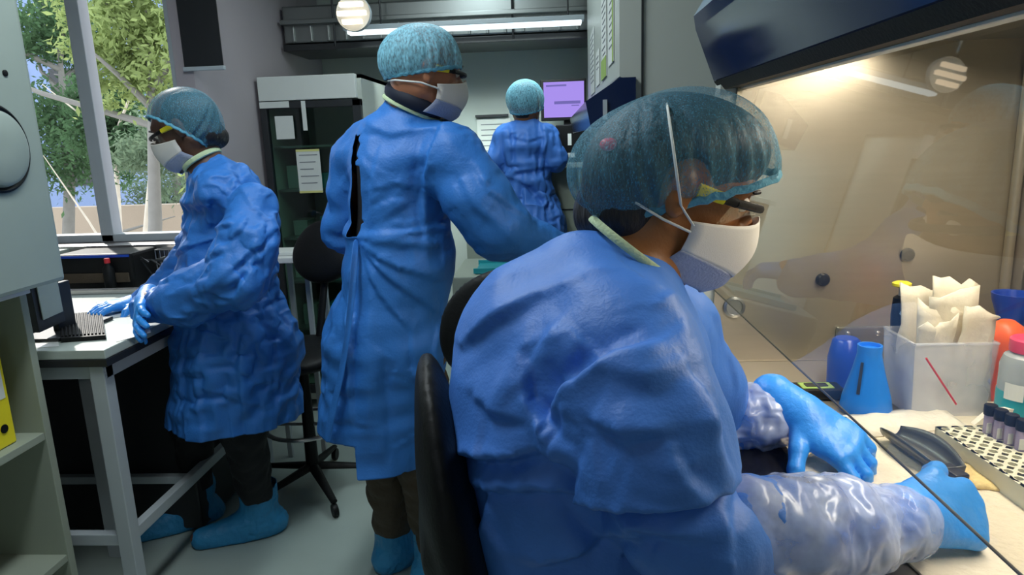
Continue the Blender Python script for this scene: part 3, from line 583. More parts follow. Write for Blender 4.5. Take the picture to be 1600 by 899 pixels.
for k, (dx, dy, hh, tl, ww) in enumerate(((.046, .012, .185, -.03, .066), (.064, .030, .208, .00, .082), (.082, .046, .232, .03, .09), (.098, .062, .250, .05, .085), (.112, .020, .205, .10, .065), (.070, .090, .226, -.02, .10))):
    b = MB(); nxx, nz = 5, 10; rows = []; c = np.array([bx0+dx, by+dy, IN+.004]); rr = random.Random(k)
    for j in range(nz+1):
        z = hh*j/nz; rows.append([b.bm.verts.new(Vector(c+np.array([(i/nxx-.5)*ww*(1-.06*math.sin(j))+tl*z*.6, .004*math.sin(i*1.9+j*.8+k)+.003*rr.uniform(-1, 1)+.010*(j/nz)**2*(1 if k % 2 else -1), z+(.008*rr.uniform(-1, 1)+.02*(i/nxx-.5)*(1 if k in (0, 2) else -1))*(j == nz)]))) for i in range(nxx+1)])
    for j in range(nz):
        for i in range(nxx): b.bm.faces.new((rows[j][i], rows[j][i+1], rows[j+1][i+1], rows[j+1][i]))
    o = b.build('paper_pouch', M['glove_bag'], None, True); q = o.modifiers.new('t', 'SOLIDIFY'); q.thickness = .004; q.offset = 0; tag(o, plab[k], 'pouch', 'paper pouches in the clear bin')
b = MB(); b.tube([P(1447, 560, 1.236), P(1494, 632, 1.236)], .0018, 8); root = b.build('swab_stick', M['red'], None, True); tag(root, 'thin red stick slanting across the front of the clear bin', 'stick')
# yellow topped pipettor behind the bin
c = PZ(1430, 560, IN); c = np.array([.705, 1.42, IN]); root = empty('pipettor', c, 'black and silver hand pipette with a yellow button standing behind the clear bin', 'pipette')
pt('stand_foot', MB().lathe(c, [(.028, 0), (.028, .008), (.006, .012)], 20), M['black'], root, True); pt('shaft', MB().lathe(c+[0, 0, .01], [(.004, 0), (.006, .07), (.013, .09), (.016, .16), (.014, .195), (.008, .20)], 18), M['black'], root, True)
pt('grip_band', MB().lathe(c+[.004, 0, .165], [(.016, 0), (.018, .01), (.016, .022)], 18), M['alu'], root, True); pt('plunger', MB().lathe(c+[0, 0, .21], [(.005, -.01), (.005, .018)], 12), M['alu'], root, True)
pt('button', MB().lathe(c+[0, 0, .228], [(.014, 0), (.018, .003), (.018, .008), (.012, .011)], 20), M['yellow'], root, True)
# orange bulb, blue scoop, wash bottle, towel pile at the right
c = np.array([.882, 1.36, IN]); b = MB(); b.lathe(c, [(.012, 0), (.016, .03), (.02, .08), (.032, .115), (.034, .135), (.028, .158), (.012, .170)], 24); tag(b.build('orange_bulb', M['orange'], None, True), 'orange rubber bulb between the clear bin and the wash bottle', 'bulb')
c = np.array([.955, 1.46, IN]); b = MB(); b.lathe(c, [(.03, 0), (.03, .004), (.012, .02), (.012, .10), (.022, .13), (.040, .185), (.042, .20), (.038, .20), (.02, .14)], 24); tag(b.build('blue_funnel', M['deep_blue'], None, True), 'blue plastic funnel cup standing behind the pink capped bottle', 'funnel')
c = np.array([.836, 1.222, IN]); root = empty('wash_bottle', c, 'cloudy bottle of teal liquid with a pink cap at the right', 'bottle')
pt('body', MB().lathe(c+[0, 0, .0], [(.036, 0), (.042, .004), (.042, .125), (.037, .142), (.024, .150), (.024, .155)], 32), M['bottle_clear'], root, True)
pt('liquid', MB().lathe(c+[0, 0, -.0], [(.0425, .003), (.0432, .006), (.0432, .078), (.0425, .079)], 32), M['teal_liquid'], root, True)
pt('cap', MB().lathe(c+[0, 0, .150], [(.030, 0), (.031, .002), (.031, .022), (.028, .025)], 28), M['pink'], root, True)
th = math.radians(215); b = MB(); pts = [c+np.array([math.cos(th+a)*.0445, math.sin(th+a)*.0445, 0]) for a in np.linspace(-.35, .35, 6)]
for i in range(5): b.quad([pts[i]+[0, 0, .068], pts[i+1]+[0, 0, .068], pts[i+1]+[0, 0, .098], pts[i]+[0, 0, .098]])
pt('label', b, M['paper'], root)
for k in range(4):
    b = MB(); c = np.array([1.005, 1.31, IN+.165+k*.012]); rows = []
    for i in range(9): rows.append([b.bm.verts.new(Vector(c+np.array([(i/8-.5)*.16, (j/4-.5)*.12, .008*math.sin(i*.9+j*1.3+k*2)]))) for j in range(5)])
    for i in range(8):
        for j in range(4): b.bm.faces.new((rows[i][j], rows[i+1][j], rows[i+1][j+1], rows[i][j+1]))
    o = b.build('folded_towel', M['tissue'], None, True); q = o.modifiers.new('t', 'SOLIDIFY'); q.thickness = .007; tag(o, ['folded cream towel at the bottom of the pile beside the cabinet corner', 'folded cream towel, second from the bottom of the pile in the cabinet', 'folded cream towel, second from the top of the pile in the cabinet', 'folded cream towel on top of the pile beside the cabinet corner'][k], 'towel', 'folded towels in the cabinet')
tag(MB().box((.955, 1.26, IN), (1.06, 1.36, IN+.155), .006).build('white_box', M['white_pl'], None), 'white box under the pile of towels in the cabinet', 'box')
# white corner packet beside vials
c = PZ(1560, 668, IN+.02); b = MB(); b.prism([c+[-.035, .01, .0], c+[.03, .005, .0], c+[.035, 0, .035], c+[-.01, .008, .028]], (0, .012, 0)); tag(b.build('paper_packet', M['tissue'], None), 'small white folded packet in front of the teal bottle', 'packet')
# dark tray at the front of the cabinet under the sleeves
c = PZ(1190, 725, .915); R_ = Matrix.Rotation(math.radians(-8), 3, 'Z'); cc = Vector((c[0], c[1], 0))
root = empty('flat_tablet', (c[0], c[1], .905), 'flat black tablet with grey rim lying on the cabinet arm rest under the sleeves', 'tablet')
pt('body', MB().box((c[0]-.06, c[1]-.09, .907), (c[0]+.06, c[1]+.09, .917), .004), M['black'], root); pt('screen', MB().box((c[0]-.048, c[1]-.075, .9165), (c[0]+.048, c[1]+.075, .9185)), M['black_gloss'], root)
# ------------------------------------------------------------------ left bench and its things
BX1, BY0, BZ = -1.30, 1.84, .90
root = empty('lab_bench', (-1.9, 2.3, 0), 'pale topped lab bench with grey square steel legs at the left', 'bench')
pt('worktop', MB().box((-2.65, BY0, BZ-.028), (BX1, 2.93, BZ), .003), M['bench'], root)
pt('edge_band', MB().box((-2.65, BY0-.003, BZ-.05), (BX1+.003, 2.93, BZ-.029)), M['dark_edge'], root)
pt('apron', MB().box((-2.6, BY0+.02, BZ-.095), (BX1-.02, BY0+.05, BZ-.05), .003).box((BX1-.05, BY0+.02, BZ-.095), (BX1-.02, 2.9, BZ-.05), .003), M['frame'], root)
for x, y in ((BX1-.065, BY0+.01), (-1.66, BY0+.35), (BX1-.065, 2.86), (-2.6, BY0+.01)): pt('leg', MB().box((x, y, 0), (x+.045, y+.045, BZ-.05), .003), M['frame'], root)
pt('rail', MB().box((-2.6, BY0+.015, .262), (BX1-.065, BY0+.045, .30), .003), M['frame'], root)
pt('rail', MB().box((-2.6, 2.30, .235), (BX1-.065, 2.33, .265), .003), M['frame'], root)
pt('rail', MB().box((BX1-.06, BY0+.05, .262), (BX1-.03, 2.86, .30), .003), M['frame'], root)
tag(MB().box((-2.62, 2.62, BZ+.0), (BX1-.02, 2.645, BZ+.022), .004).build('sunlit_edge_strip', M['alu'], None), 'shiny strip imitating the sunlit bench edge behind the papers', 'rail')  # bright metal strip put in for the sunlit edge of the bench
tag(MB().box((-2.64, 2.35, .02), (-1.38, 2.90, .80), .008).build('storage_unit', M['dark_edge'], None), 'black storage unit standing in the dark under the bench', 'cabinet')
def on_bench(px, py, z=BZ): q = PZ(px, py, z); return q
a, b2, c, d = on_bench(96, 536), on_bench(166, 531), on_bench(160, 492), on_bench(94, 498)
root = empty('slide_box', (a+b2+c+d)/4, 'dark ridged slide box lying open on the pale bench top', 'box')
b = MB(); b.prism([a, b2, c, d], (0, 0, .014)); pt('base', b, M['black'], root)
b = MB(); n_ = 12
for i in range(n_):
    f = (i+.5)/n_; p0 = a+(b2-a)*f; p1 = d+(c-d)*f; b.tube([p0+[0, 0, .016]+(p1-p0)*.05, p0+[0, 0, .016]+(p1-p0)*.95], .003, 6)
pt('ridge', b, M['black'], root)
def sheet(name, corners, m, lb, cat, th=.0015, z=BZ):
    b = MB(); b.prism([on_bench(*q, z) for q in corners], (0, 0, th)); return tag(b.build(name, m, None), lb, cat)
sheet('paper_sheet', [(70, 503), (135, 500), (128, 466), (75, 468)], M['paper'], 'white paper sheet on the bench behind the dark slide box', 'paper')
sheet('paper_sheet', [(158, 500), (150, 472), (215, 468), (228, 490)], M['paper'], 'white paper sheet on the bench under the gloved hand', 'paper')
sheet('paper_sheet', [(182, 535), (172, 510), (232, 505), (236, 520)], M['white_pl'], 'pale sheet near the bench edge under the near glove', 'paper')
sheet('paper_sheet', [(50, 545), (92, 542), (90, 512), (52, 515)], M['white_pl'], 'pale sheet at the bench corner beside the slide box', 'paper')
b = MB(); pts = [on_bench(*q)+[0, 0, .004] for q in ((40, 528), (62, 515), (78, 500), (90, 506), (80, 520), (60, 530), (84, 498), (98, 510))]
cu = []; 
for i in range(len(pts)-1):
    for f in np.linspace(0, 1, 5, endpoint=False): cu.append(pts[i]*(1-f)+pts[i+1]*f)
b.tube(cu+[pts[-1]], .004, 8); tag(b.build('power_cord', M['black'], None, True), 'coiled black cord lying at the left end of the bench top', 'cord')
# leaning laptop-like panel beside the bookcase
root = empty('flat_monitor', on_bench(30, 500), 'thin dark monitor leaning at the left end of the bench', 'monitor')
q0 = P(18, 300, 1.90); q1 = P(62, 520, 1.90); b = MB(); b.prism([q0, q1, q1+[-.02, .14, 0], q0+[-.02, .14, 0]], (-.022, 0, 0)); pt('shell', b, M['dark_edge'], root)
b = MB(); f0 = q0*.94+q1*.06+[.001, .02, 0]; f1 = q0*.08+q1*.92+[.001, .02, 0]; b.prism([f0, f1, f1+[-.018, .11, 0], f0+[-.018, .11, 0]], (.003, 0, 0)); pt('screen', b, M['instr'], root)
b = MB(); b.box((q1[0]-.10, 1.93, BZ), (q1[0]+.03, 2.2, BZ+.012), .004).box((q1[0]-.05, 2.02, BZ+.01), (q1[0]-.03, 2.1, q1[2]+.12), .003); pt('foot', b, M['dark_edge'], root)
# clutter at the back of the bench
def bottle(name, px, py, h, r, m, lb, capm=None, cat='bottle', y=2.78):
    c = P(px, py, y); c[2] = BZ; root = empty(name, c, lb, cat)
    pt('body', MB().lathe(c, [(r*.9, 0), (r, .004), (r, h*.68), (r*.45, h*.82), (r*.45, h*.86)], 20), m, root, True); pt('cap', MB().lathe(c+[0, 0, h*.85], [(r*.52, 0), (r*.52, h*.13), (r*.4, h*.15)], 16), capm or M['black'], root, True); return root
bottle('small_bottle', 128, 450, .10, .022, M['teal'], 'teal bottle with blue cap at the back of the bench', M['deep_blue'])
bottle('small_bottle', 106, 450, .13, .024, M['red'], 'red bottle at the back of the bench beside the green tray', M['red'])
bottle('small_bottle', 174, 450, .135, .022, M['black'], 'black bottle with a red top standing before the dark equipment box', M['red'], y=2.70)
c = P(85, 455, 2.78); tag(MB().box((c[0]-.12, 2.70, BZ), (c[0]+.05, 2.86, BZ+.055), .008).build('green_tray', M['green'], None), 'dark green tray at the back of the bench', 'tray')
root = empty('equipment_box', (-1.93, 2.82, BZ), 'dark grey bench instrument with slotted front behind the bright edge strip', 'instrument')
b = MB(); b.box((-2.07, 2.72, BZ), (-1.74, 2.92, BZ+.15), .012); pt('housing', b, M['black'], root)
pt('front_band', MB().box((-2.05, 2.712, BZ+.03), (-1.76, 2.722, BZ+.07), .003), M['brown_cloth'], root)
pt('top_rim', MB().box((-2.06, 2.715, BZ+.135), (-1.75, 2.722, BZ+.145)), M['deep_blue'], root)
b = MB(); r2 = random.Random(3)
for i in range(14):
    x = -1.70+.17*r2.random(); z = BZ+.01+.11*r2.random(); b.tube([(x, 2.74+.1*r2.random(), z), (x+.1*r2.uniform(-1, 1), 2.78, z+.03*r2.uniform(0, 1)), (x+.12*r2.uniform(-1, 1), 2.82, BZ+.012)], .004, 6)
tag(b.build('cable_tangle', M['dark_edge'], None, True), 'tangle of dark cables at the back of the bench near the sleeve', 'cables')
root = empty('pale_carton', (-2.25, 2.85, BZ), 'pale grey carton with a dark line at the back left of the bench', 'carton')
pt('carton_body', MB().box((-2.40, 2.80, BZ), (-2.14, 2.93, BZ+.15), .004), M['instr'], root); pt('tape', MB().box((-2.36, 2.797, BZ+.10), (-2.2, 2.801, BZ+.106), 0), M['ink'], root)
root = empty('wire_basket', (-1.60, 2.86, BZ+.0), 'silver wire basket on the bench under the window ledge', 'basket')
b = MB()
for z in (.02, .06, .10, .14): b.tube([(-1.72, 2.86, BZ+z), (-1.50, 2.86, BZ+z), (-1.50, 2.93, BZ+z), (-1.72, 2.93, BZ+z), (-1.72, 2.86, BZ+z)], .0025, 6)
for i in range(12): b.tube([(-1.72+i*.02, 2.86, BZ), (-1.72+i*.02, 2.86, BZ+.14)], .0018, 6)
pt('wire_frame', b, M['alu'], root)
# ------------------------------------------------------------------ bookcase, binder and the instrument on it
KX, KY = -1.45, 1.75
root = empty('bookcase', (-1.62, 1.2, 0), 'grey-green open bookcase at the near left with dusty shelves', 'bookcase')
pt('side_panel', MB().box((KX-.38, KY, 0), (KX, KY+.025, 1.085), .002), M['shelf'], root)
pt('side_panel', MB().box((KX-.38, .3, 0), (KX, .325, 1.085), .002), M['shelf'], root)
pt('back_panel', MB().box((KX-.39, .3, 0), (KX-.38, KY+.025, 1.085)), M['shelf'], root)
for z in (.28, .665): pt('shelf', MB().box((KX-.38, .325, z), (KX-.003, KY, z+.022), .002), M['shelf'], root)
pt('top_board', MB().box((KX-.39, .29, 1.085), (KX+.01, KY+.03, 1.108), .003), M['white_pl'], root)
pt('plinth', MB().box((KX-.38, .325, 0), (KX-.02, KY, .06)), M['shelf'], root)
cb = P(5, 600, 1.66); root = empty('ring_binder', (KX-.12, 1.66, .687), 'yellow ring binder standing on the bookcase shelf', 'binder')
pt('cover', MB().box((KX-.33, 1.62, .689), (KX-.035, 1.69, .99), .004), M['yellow'], root)
b = MB(); b.lathe((KX-.034, 1.655, .74), [(.012, 0), (.012, .002), (.008, .0025)], 20, (1, 0, 0)); pt('finger_hole', b, M['black'], root)
pt('spine_label', MB().box((KX-.036, 1.632, .82), (KX-.033, 1.678, .94)), M['paper'], root)
root = empty('ring_binder', (KX-.12, 1.57, .687), 'dark green ring binder beside the yellow one on the bookcase shelf', 'binder')
pt('cover', MB().box((KX-.33, 1.54, .689), (KX-.04, 1.60, .985), .004), M['green'], root)
b = MB(); b.lathe((KX-.039, 1.57, .74), [(.012, 0), (.012, .002), (.008, .0025)], 20, (1, 0, 0)); pt('finger_hole', b, M['black'], root)
IX = -1.37
root = empty('incubator', (IX-.25, 1.2, 1.108), 'tall grey-green incubator with a round door on top of the bookcase', 'incubator')
pt('housing', MB().box((IX-.46, .75, 1.11), (IX, 1.83, 2.45), .012), M['instr'], root)
b = MB(); b.lathe((IX, 1.665, 1.475), [(.02, .022), (.08, .022), (.092, .016), (.098, .0), (.10, -.002)], 48, (1, 0, 0)); dr = pt('round_door', b, M['instr'], root, True)
b = MB(); b.lathe((IX, 1.665, 1.475), [(.104, 0), (.110, .004), (.104, .008), (.099, .004)], 48, (1, 0, 0)); pt('door_gasket', b, M['black'], root, True)
cc = P(18, 137, 1.70); b = MB(); b.lathe((IX, 1.74, 1.66), [(.008, 0), (.008, .003), (.004, .004)], 12, (1, 0, 0)); pt('lock', b, M['black'], root)
# ------------------------------------------------------------------ glass-door fridge at the back left
FX0, FX1, FY = -1.50, -.97, 3.60
root = empty('glass_door_fridge', (-1.2, 3.9, 0), 'tall dark glass-door laboratory fridge with a pale top panel', 'fridge')
pt('carcass', MB().box((FX0, FY+.04, .05), (FX0+.03, 4.25, 1.81)).box((FX1-.03, FY+.04, .05), (FX1, 4.25, 1.81)).box((FX0, 4.22, .05), (FX1, 4.25, 1.81)).box((FX0, FY+.04, .05), (FX1, 4.25, .12)).box((FX0, FY+.04, 1.79), (FX1, 4.25, 1.81)), M['cab_white'], root)
pt('top_panel', MB().box((FX0, FY, 1.69), (FX1-.02, FY+.04, 1.81), .004), M['label_plate'] if 'label_plate' in M else M['paper'], root)
dr = pt('door', MB().box((FX0, FY, .10), (FX0+.035, FY+.035, 1.685), .003).box((FX1-.045, FY, .10), (FX1, FY+.035, 1.685), .003).box((FX0, FY, .10), (FX1, FY+.035, .15), .003).box((FX0, FY, 1.65), (FX1, FY+.035, 1.685), .003), M['dark_edge'], root)
b = MB(); b.box((FX0+.03, FY+.015, .15), (FX1-.04, FY+.02, 1.65)); o = b.build('door_glass', M['fridge_glass'], dr); 
b = MB(); b.tube([(FX1-.07, FY-.03, 1.0), (FX1-.07, FY-.03, 1.3)], .008); o = b.build('handle', M['alu'], dr)
for z in (.45, .72, .96, 1.22, 1.45): pt('shelf', MB().box((FX0+.03, FY+.06, z), (FX1-.03, 4.2, z+.012)), M['steel_grey'], root)
def wallpaper(name, x0, y0, x1, y1, yy, lb, edge=None, lines=6, m='paper', cat='paper', th=.002):
    a = P(x0, y0, yy); c = P(x1, y1, yy); root = empty(name, (a+c)/2, lb, cat); pt('sheet', MB().box((a[0], yy-th, c[2]), (c[0], yy, a[2])), M[m], root)
    h = a[2]-c[2]; w_ = c[0]-a[0]
    if lines:
        b = MB()
        for i in range(lines): z = a[2]-h*(.12+.8*i/lines); b.box((a[0]+w_*.12, yy-th-.001, z-h*.02), (a[0]+w_*(.9-.3*((i*7) % 3)/3), yy-th, z))
        pt('print_line', b, M['ink'], root)
    if edge: pt('coloured_edge', MB().box((a[0], yy-th-.0012, c[2]), (c[0], yy-th, c[2]+h*.05)), M[edge], root); pt('coloured_edge', MB().box((a[0], yy-th-.0012, a[2]-h*.05), (c[0], yy-th, a[2])), M[edge], root)
wallpaper('notice_sheet', 429, 182, 461, 217, FY-.001, 'small blank paper taped to the fridge door', lines=0)
wallpaper('notice_sheet', 462, 234, 505, 301, FY-.001, 'printed paper with yellow edges taped to the fridge door', 'label_yellow', 5)
wallpaper('fridge_sticker', 405, 160, 452, 168, FY-.001, 'thin white strip label across the fridge door', lines=0)
wallpaper('fridge_sticker', 470, 158, 481, 204, FY-.001, 'narrow white cross-shaped label on the fridge door', lines=0)
wallpaper('whiteboard', 745, 186, 800, 256, 4.74, 'white poster with dark top edge on the back wall beside the far woman', None, 7, th=.01, cat='poster')
a = P(743, 183, 4.72); tag(MB().box((a[0], 4.70, a[2]-.004), (a[0]+.22, 4.735, a[2]+.012), .002).build('shelf_strip', M['dark_edge'], None), 'thin dark strip above the white poster on the back wall', 'strip')
# things in the fridge
r3 = random.Random(5)
for z in (.462, .732, .972, 1.232):
    for k in range(3):
        x = FX0+.10+k*.15+r3.uniform(-.02, .02); h = r3.uniform(.07, .13); lvl = {.462: 'lowest', .732: 'second lowest', .972: 'middle', 1.232: 'upper'}[z]; side = ('left', 'middle', 'right')[k]
        tag(MB().box((x-.04, 3.75, z), (x+.04, 3.9, z+h), .005).build('storage_box', M['teal' if k == 1 else 'instr'], None), f'{"teal" if k == 1 else "grey"} storage box on the {lvl} fridge shelf, {side} of three', 'box', 'boxes inside the glass-door fridge')
# ------------------------------------------------------------------ table and chair behind the left woman
root = empty('side_table', (-1.1, 3.2, 0), 'white topped table with thin grey legs in front of the fridge', 'table')
tz = P(460, 398, 3.1)[2]; tx0, tx1 = P(420, 400, 3.1)[0], P(497, 390, 3.1)[0]
pt('table_top', MB().box((tx0, 2.98, tz-.02), (tx1, 3.25, tz+.004), .003), M['white_pl'], root)
for x, y in ((tx0+.03, 3.0), (tx1-.04, 3.0), (tx0+.03, 3.22), (tx1-.04, 3.22)): pt('leg', MB().box((x, y, 0), (x+.022, y+.022, tz-.02), .002), M['frame'], root)
tag(MB().box((tx0+.01, 3.04, tz+.005), (tx1-.07, 3.2, tz+.02), .002).build('paper_pad', M['paper'], None), 'white paper pad lying on the small table by the fridge', 'pad')

def chair(name, lb, seat_c, sz, face, back_poly, grp=None, ax=None):
    """swivel lab chair; face = unit vector the sitter looks along; back_poly = (width, z0, z1, lean)"""
    c = np.array([seat_c[0], seat_c[1], 0.]); root = empty(name, c, lb, 'chair', grp); f = _unit([face[0], face[1], 0]); s_ = np.cross([0, 0, 1], f)
    pr = [ell(c+[0, 0, sz], (.22, .22, .04), frame(f), .01), ell(c+f*.12+[0, 0, sz-.005], (.12, .2, .035), frame(f), .04)]
    o = blob('seat', pr, .012, M['black']); o.parent = root; o.matrix_parent_inverse = Matrix.Translation(root.location).inverted()
    w_, z0, z1, ln, dist = back_poly
    tp, bt = ax if ax is not None else (c-f*(dist+ln)+np.array([0, 0, z1]), c-f*dist+np.array([0, 0, z0]))
    u_ = _unit(tp-bt); f2 = _unit(f-u_*(f@u_)); mid = (tp+bt)/2; h_ = np.linalg.norm(tp-bt)/2; Rb = np.array([f2, s_, u_])
    pr = [ell(mid, (.036, w_/2, h_), Rb, .02), ell(mid-u_*h_*.2, (.040, w_/2*.96, h_*.74), Rb, .03), cone(mid-f2*.02+s_*w_*.3-u_*h_*.2, mid-f2*.02-s_*w_*.3-u_*h_*.2, .02, .02, .04)]
    o = blob('backrest', pr, .009, M['black']); o.parent = root; o.matrix_parent_inverse = Matrix.Translation(root.location).inverted()
    dist, z0, z1 = dist+.01, bt[2], tp[2]
    b = MB(); b.tube([c+[0, 0, sz-.03], c-f*(dist*.6)+[0, 0, sz-.05], bt*.75+mid*.25-f*.035, mid-f2*.028], .018, 10, flat=.6); pt('back_bar', b, M['black'], root, True)
    b = MB(); b.tube([c+[0, 0, .10], c+[0, 0, sz-.03]], [.028, .02], 14); pt('gas_column', b, M['black'], root, True)
    b = MB(); b.tube([c+np.array([math.cos(t_)*.17, math.sin(t_)*.17, .30]) for t_ in np.linspace(0, 2*math.pi, 33)], .009, 8, False); b.tube([c+[-.17, 0, .30], c+[.17, 0, .30]], .007); pt('foot_ring', b, M['alu'], root, True)
    for k in range(5):
        t_ = 2*math.pi*k/5+.3; e = c+np.array([math.cos(t_)*.28, math.sin(t_)*.28, .065]); b = MB(); b.tube([c+[0, 0, .11], e], [.025, .014], 10, flat=.7); lg = pt('leg', b, M['black'], root, True)
        b = MB(); b.lathe(e+[0, 0, -.038], [(.026, -.01), (.027, -.008), (.027, .008), (.026, .01)], 18, (-math.sin(t_), math.cos(t_), 0)); b.build('caster', M['black'], lg, True)
    return root
# ------------------------------------------------------------------ chairs
chair('lab_chair', 'black lab chair that the seated woman in front sits on', (.045, .90), .60, (.98, .18), (.36, .74, 1.185, .11, .165), ax=(P(664, 556, .90), P(742, 960, .90)))
chair('lab_chair', 'empty black lab chair standing between the seated woman and the tall man', (-.06, 1.64), .62, (.05, 1), (.36, .90, 1.195, .03, .20))
chair('lab_chair', 'black lab chair seen edge-on in front of the fridge by the small table', (-1.06, 2.70), .62, (-.3, -1), (.30, .88, 1.14, .10, .17))

# ------------------------------------------------------------------ people
def section(prims, p0, n, k=48, r0=.02):
    R = frame(n, (0, 1, .01)); out = []
    for i in range(k+1):
        d = R[1]*math.cos(2*math.pi*i/k)+R[2]*math.sin(2*math.pi*i/k); t = r0
        for _ in range(60):
            s = float(sdf(prims, (p0+d*t)[None])[0]); t -= s
            if abs(s) < .0005: break
        out.append(p0+d*t)
    return out
def inst(o, label=None):
    if label: o['label'] = label
    return o
def bouffant(body, prims, pa, pb, pc, m, res=.006, seed=2, band='cap_band', amp=.004):
    """gathered cap: prims cut by the plane through pa, pb, pc (kept on the upper side)"""
    n = _unit(np.cross(pb-pa, pc-pa)); n = n if n[2] > 0 else -n
    V, Q = nets(prims, res); V, Q = cut(V, Q, (V-pa)@n > 0)
    cen = V.mean(0); h = (V-pa)@n; hh = h/h.max(); ang = np.arctan2((V-cen)@_unit(np.cross(n, [0, 1, .2])), (V-cen)@_unit(np.cross(n, np.cross(n, [0, 1, .2]))))
    r = np.random.default_rng(seed); ph = r.uniform(0, 6.3, 5); fr = (17, 23, 31, 41, 9); g = sum(np.sin(f*ang+p+3*hh) for f, p in zip(fr, ph))/2.5
    d = (V-cen)/np.linalg.norm(V-cen, axis=1)[:, None]; V = V+d*(g*amp*(1-hh)**.7)[:, None]
    for i in range(4): w = r.normal(size=3)*25; V = V+d*(np.sin(V@w+i)*.0012)[:, None]
    o = to_mesh('bouffant_cap', V, Q, M[m], body, 1)
    p0 = (pa+pb+pc)/3; p0 = p0+n*.002
    b = MB(); pts = section(prims, p0, n); b.tube([q+n*.002*math.sin(9*i) for i, q in enumerate(pts)], .0035, 8, False, 1.6); bo = b.build('elastic_band', M[band], o, True)
    return o
def duckbill(body, c, R, s=1.0, pleat=True):
    T = lambda x, y, z: np.array(c)+s*(R.T@np.array([x, y, z]))
    def curve(m_, e, u): a = abs(u); return (m_[0]+(e[0]-m_[0])*a**2.8, e[1]*math.sin(u*math.pi/2)**1 if 0 else e[1]*u, m_[2]+(e[2]-m_[2])*a**1.4)
    top = lambda u: curve((.121, 0, -.006), (.018, .078, -.040), u); cre = lambda u: curve((.116, 0, -.100), (.020, .074, -.080), u); bot = lambda u: curve((.084, 0, -.134), (-.010, .062, -.118), u)
    def sheet_(A, B, nm, m, bulge, parent):
        b = MB(); rows = []; n1, n2 = 28, 12
        for j in range(n2+1):
            v = j/n2; row = []
            for i in range(n1+1):
                u = i/n1*2-1; pa, pb = np.array(A(u)), np.array(B(u)); p = pa*(1-v)+pb*v; p[0] += bulge*math.sin(math.pi*v)*(1-u*u)+.0012*math.sin(7*u+5*v); row.append(b.bm.verts.new(Vector(T(*p))))
            rows.append(row)
        for j in range(n2):
            for i in range(n1): b.bm.faces.new((rows[j][i], rows[j][i+1], rows[j+1][i+1], rows[j+1][i]))
        o = b.build(nm, m, parent, True); q = o.modifiers.new('t', 'SOLIDIFY'); q.thickness = .0016; return o
    o = sheet_(top, cre, 'face_mask', M['mask'], .012, body); sheet_(cre, bot, 'lower_panel', M['mask_under'], .006, o); return o
def eyes(body, c, R, s=1.0):
    T = lambda x, y, z: np.array(c)+s*(R.T@np.array([x, y, z]))
    for sg in (1, -1):
        b = MB(); e = T(.080, sg*.031, .002); b.lathe(e, [(.012*math.sin(a), -.012*math.cos(a)) for a in np.linspace(.15, math.pi-.15, 9)], 14, R[0]); o = b.build('eye', M['mask'], body, True)
        b = MB(); b.lathe(e+R[0]*.0108, [(.0055, 0), (.005, .001), (.002, .0014)], 12, R[0]); b.build('iris', M['black_gloss'], o, True)
        b = MB(); b.tube([T(.094, sg*.016, .019), T(.098, sg*.030, .024), T(.086, sg*.047, .020)], [.0022, .0032, .0015], 8); b.build('eyebrow', M['hair'], body, True)
def goggles(body, c, R, s=1.0, arm=True):
    T = lambda x, y, z: np.array(c)+s*(R.T@np.array([x, y, z]))
    b = MB(); top = [T(.118-.055*(u*u)**.9, .072*u, .004-.004*u*u) for u in np.linspace(-1, 1, 17)]; b.tube(top, .0045, 8, flat=1.3)
    for sg in (1, -1): b.tube([T(.063, sg*.073, .0), T(.040, sg*.079, .0)], .0045, 8, flat=1.4)
    g = b.build('safety_glasses', M['black'], body, True)
    for sg in (1, -1): b = MB(); b.tube([T(.045, sg*.079, .0), T(.008, sg*.082, .0)], [.005, .006], 8, flat=1.5); k = b.build('temple', M['yellow'], g, True); k['label'] = 'yellow side arm'
    b = MB(); rows = []
    for j in range(4): v = j/3; rows.append([b.bm.verts.new(Vector(T(.116-.055*(u*u)**.9-.012*v, .070*u, .002-.036*v+(.012*v if abs(u) < .12 else 0)))) for u in np.linspace(-1, 1, 17)])
    for j in range(3):
        for i in range(16): b.bm.faces.new((rows[j][i], rows[j][i+1], rows[j+1][i+1], rows[j+1][i]))
    o = b.build('clear_lens', M['sash'], g, True); return g
def shoe(body, ank, toe, s=1.0, seed=1):
    ank, toe = np.array(ank, float), np.array(toe, float); f = _unit((toe-ank)*[1, 1, 0]); l = np.cross([0, 0, 1], f); heel = np.array([ank[0], ank[1], 0])-f*.045
    pr = [cone(heel+[0, 0, .045], heel+f*.10+[0, 0, .05], .043, .045, .03), cone(heel+f*.10+[0, 0, .048], np.array([toe[0], toe[1], .034])-f*.02, .046, .034, .03), cone(np.array([ank[0], ank[1], .06]), np.array([ank[0], ank[1], .20]), .060, .062, .03), ell(heel+f*.13+[0, 0, .02], (.13, .045, .02), frame(f), .02)]
    pr = grow(pr, .008); V, Q = nets(pr, .009); V, Q = cut(V, Q, (V[:, 2] < .20)); V0 = V
    V = crumple(V, Q, grow(pr, -.006), 1.10, 30, .15, .0002, .012, 0, seed, namp=.003); V[:, 2] = np.maximum(V[:, 2], .003)
    o = to_mesh('shoe_cover', V, Q, M['shoe'], body, 1, solid=.0015); b = MB(); b.tube([np.array([ank[0], ank[1],   .165+.004*math.sin(i*1.3)])+(f*math.cos(a)+l*math.sin(a))*(.064+.002*math.sin(i*2)) for i, a in enumerate(np.linspace(0, 2*math.pi, 33))], .0055, 8, False); b.build('elastic_band', M['shoe'], o, True); return o
def leg_pr(hip, knee, ank, r=(.085, .060, .042)): return bend([np.array(hip), np.array(knee), np.array(ank)], r, .03)
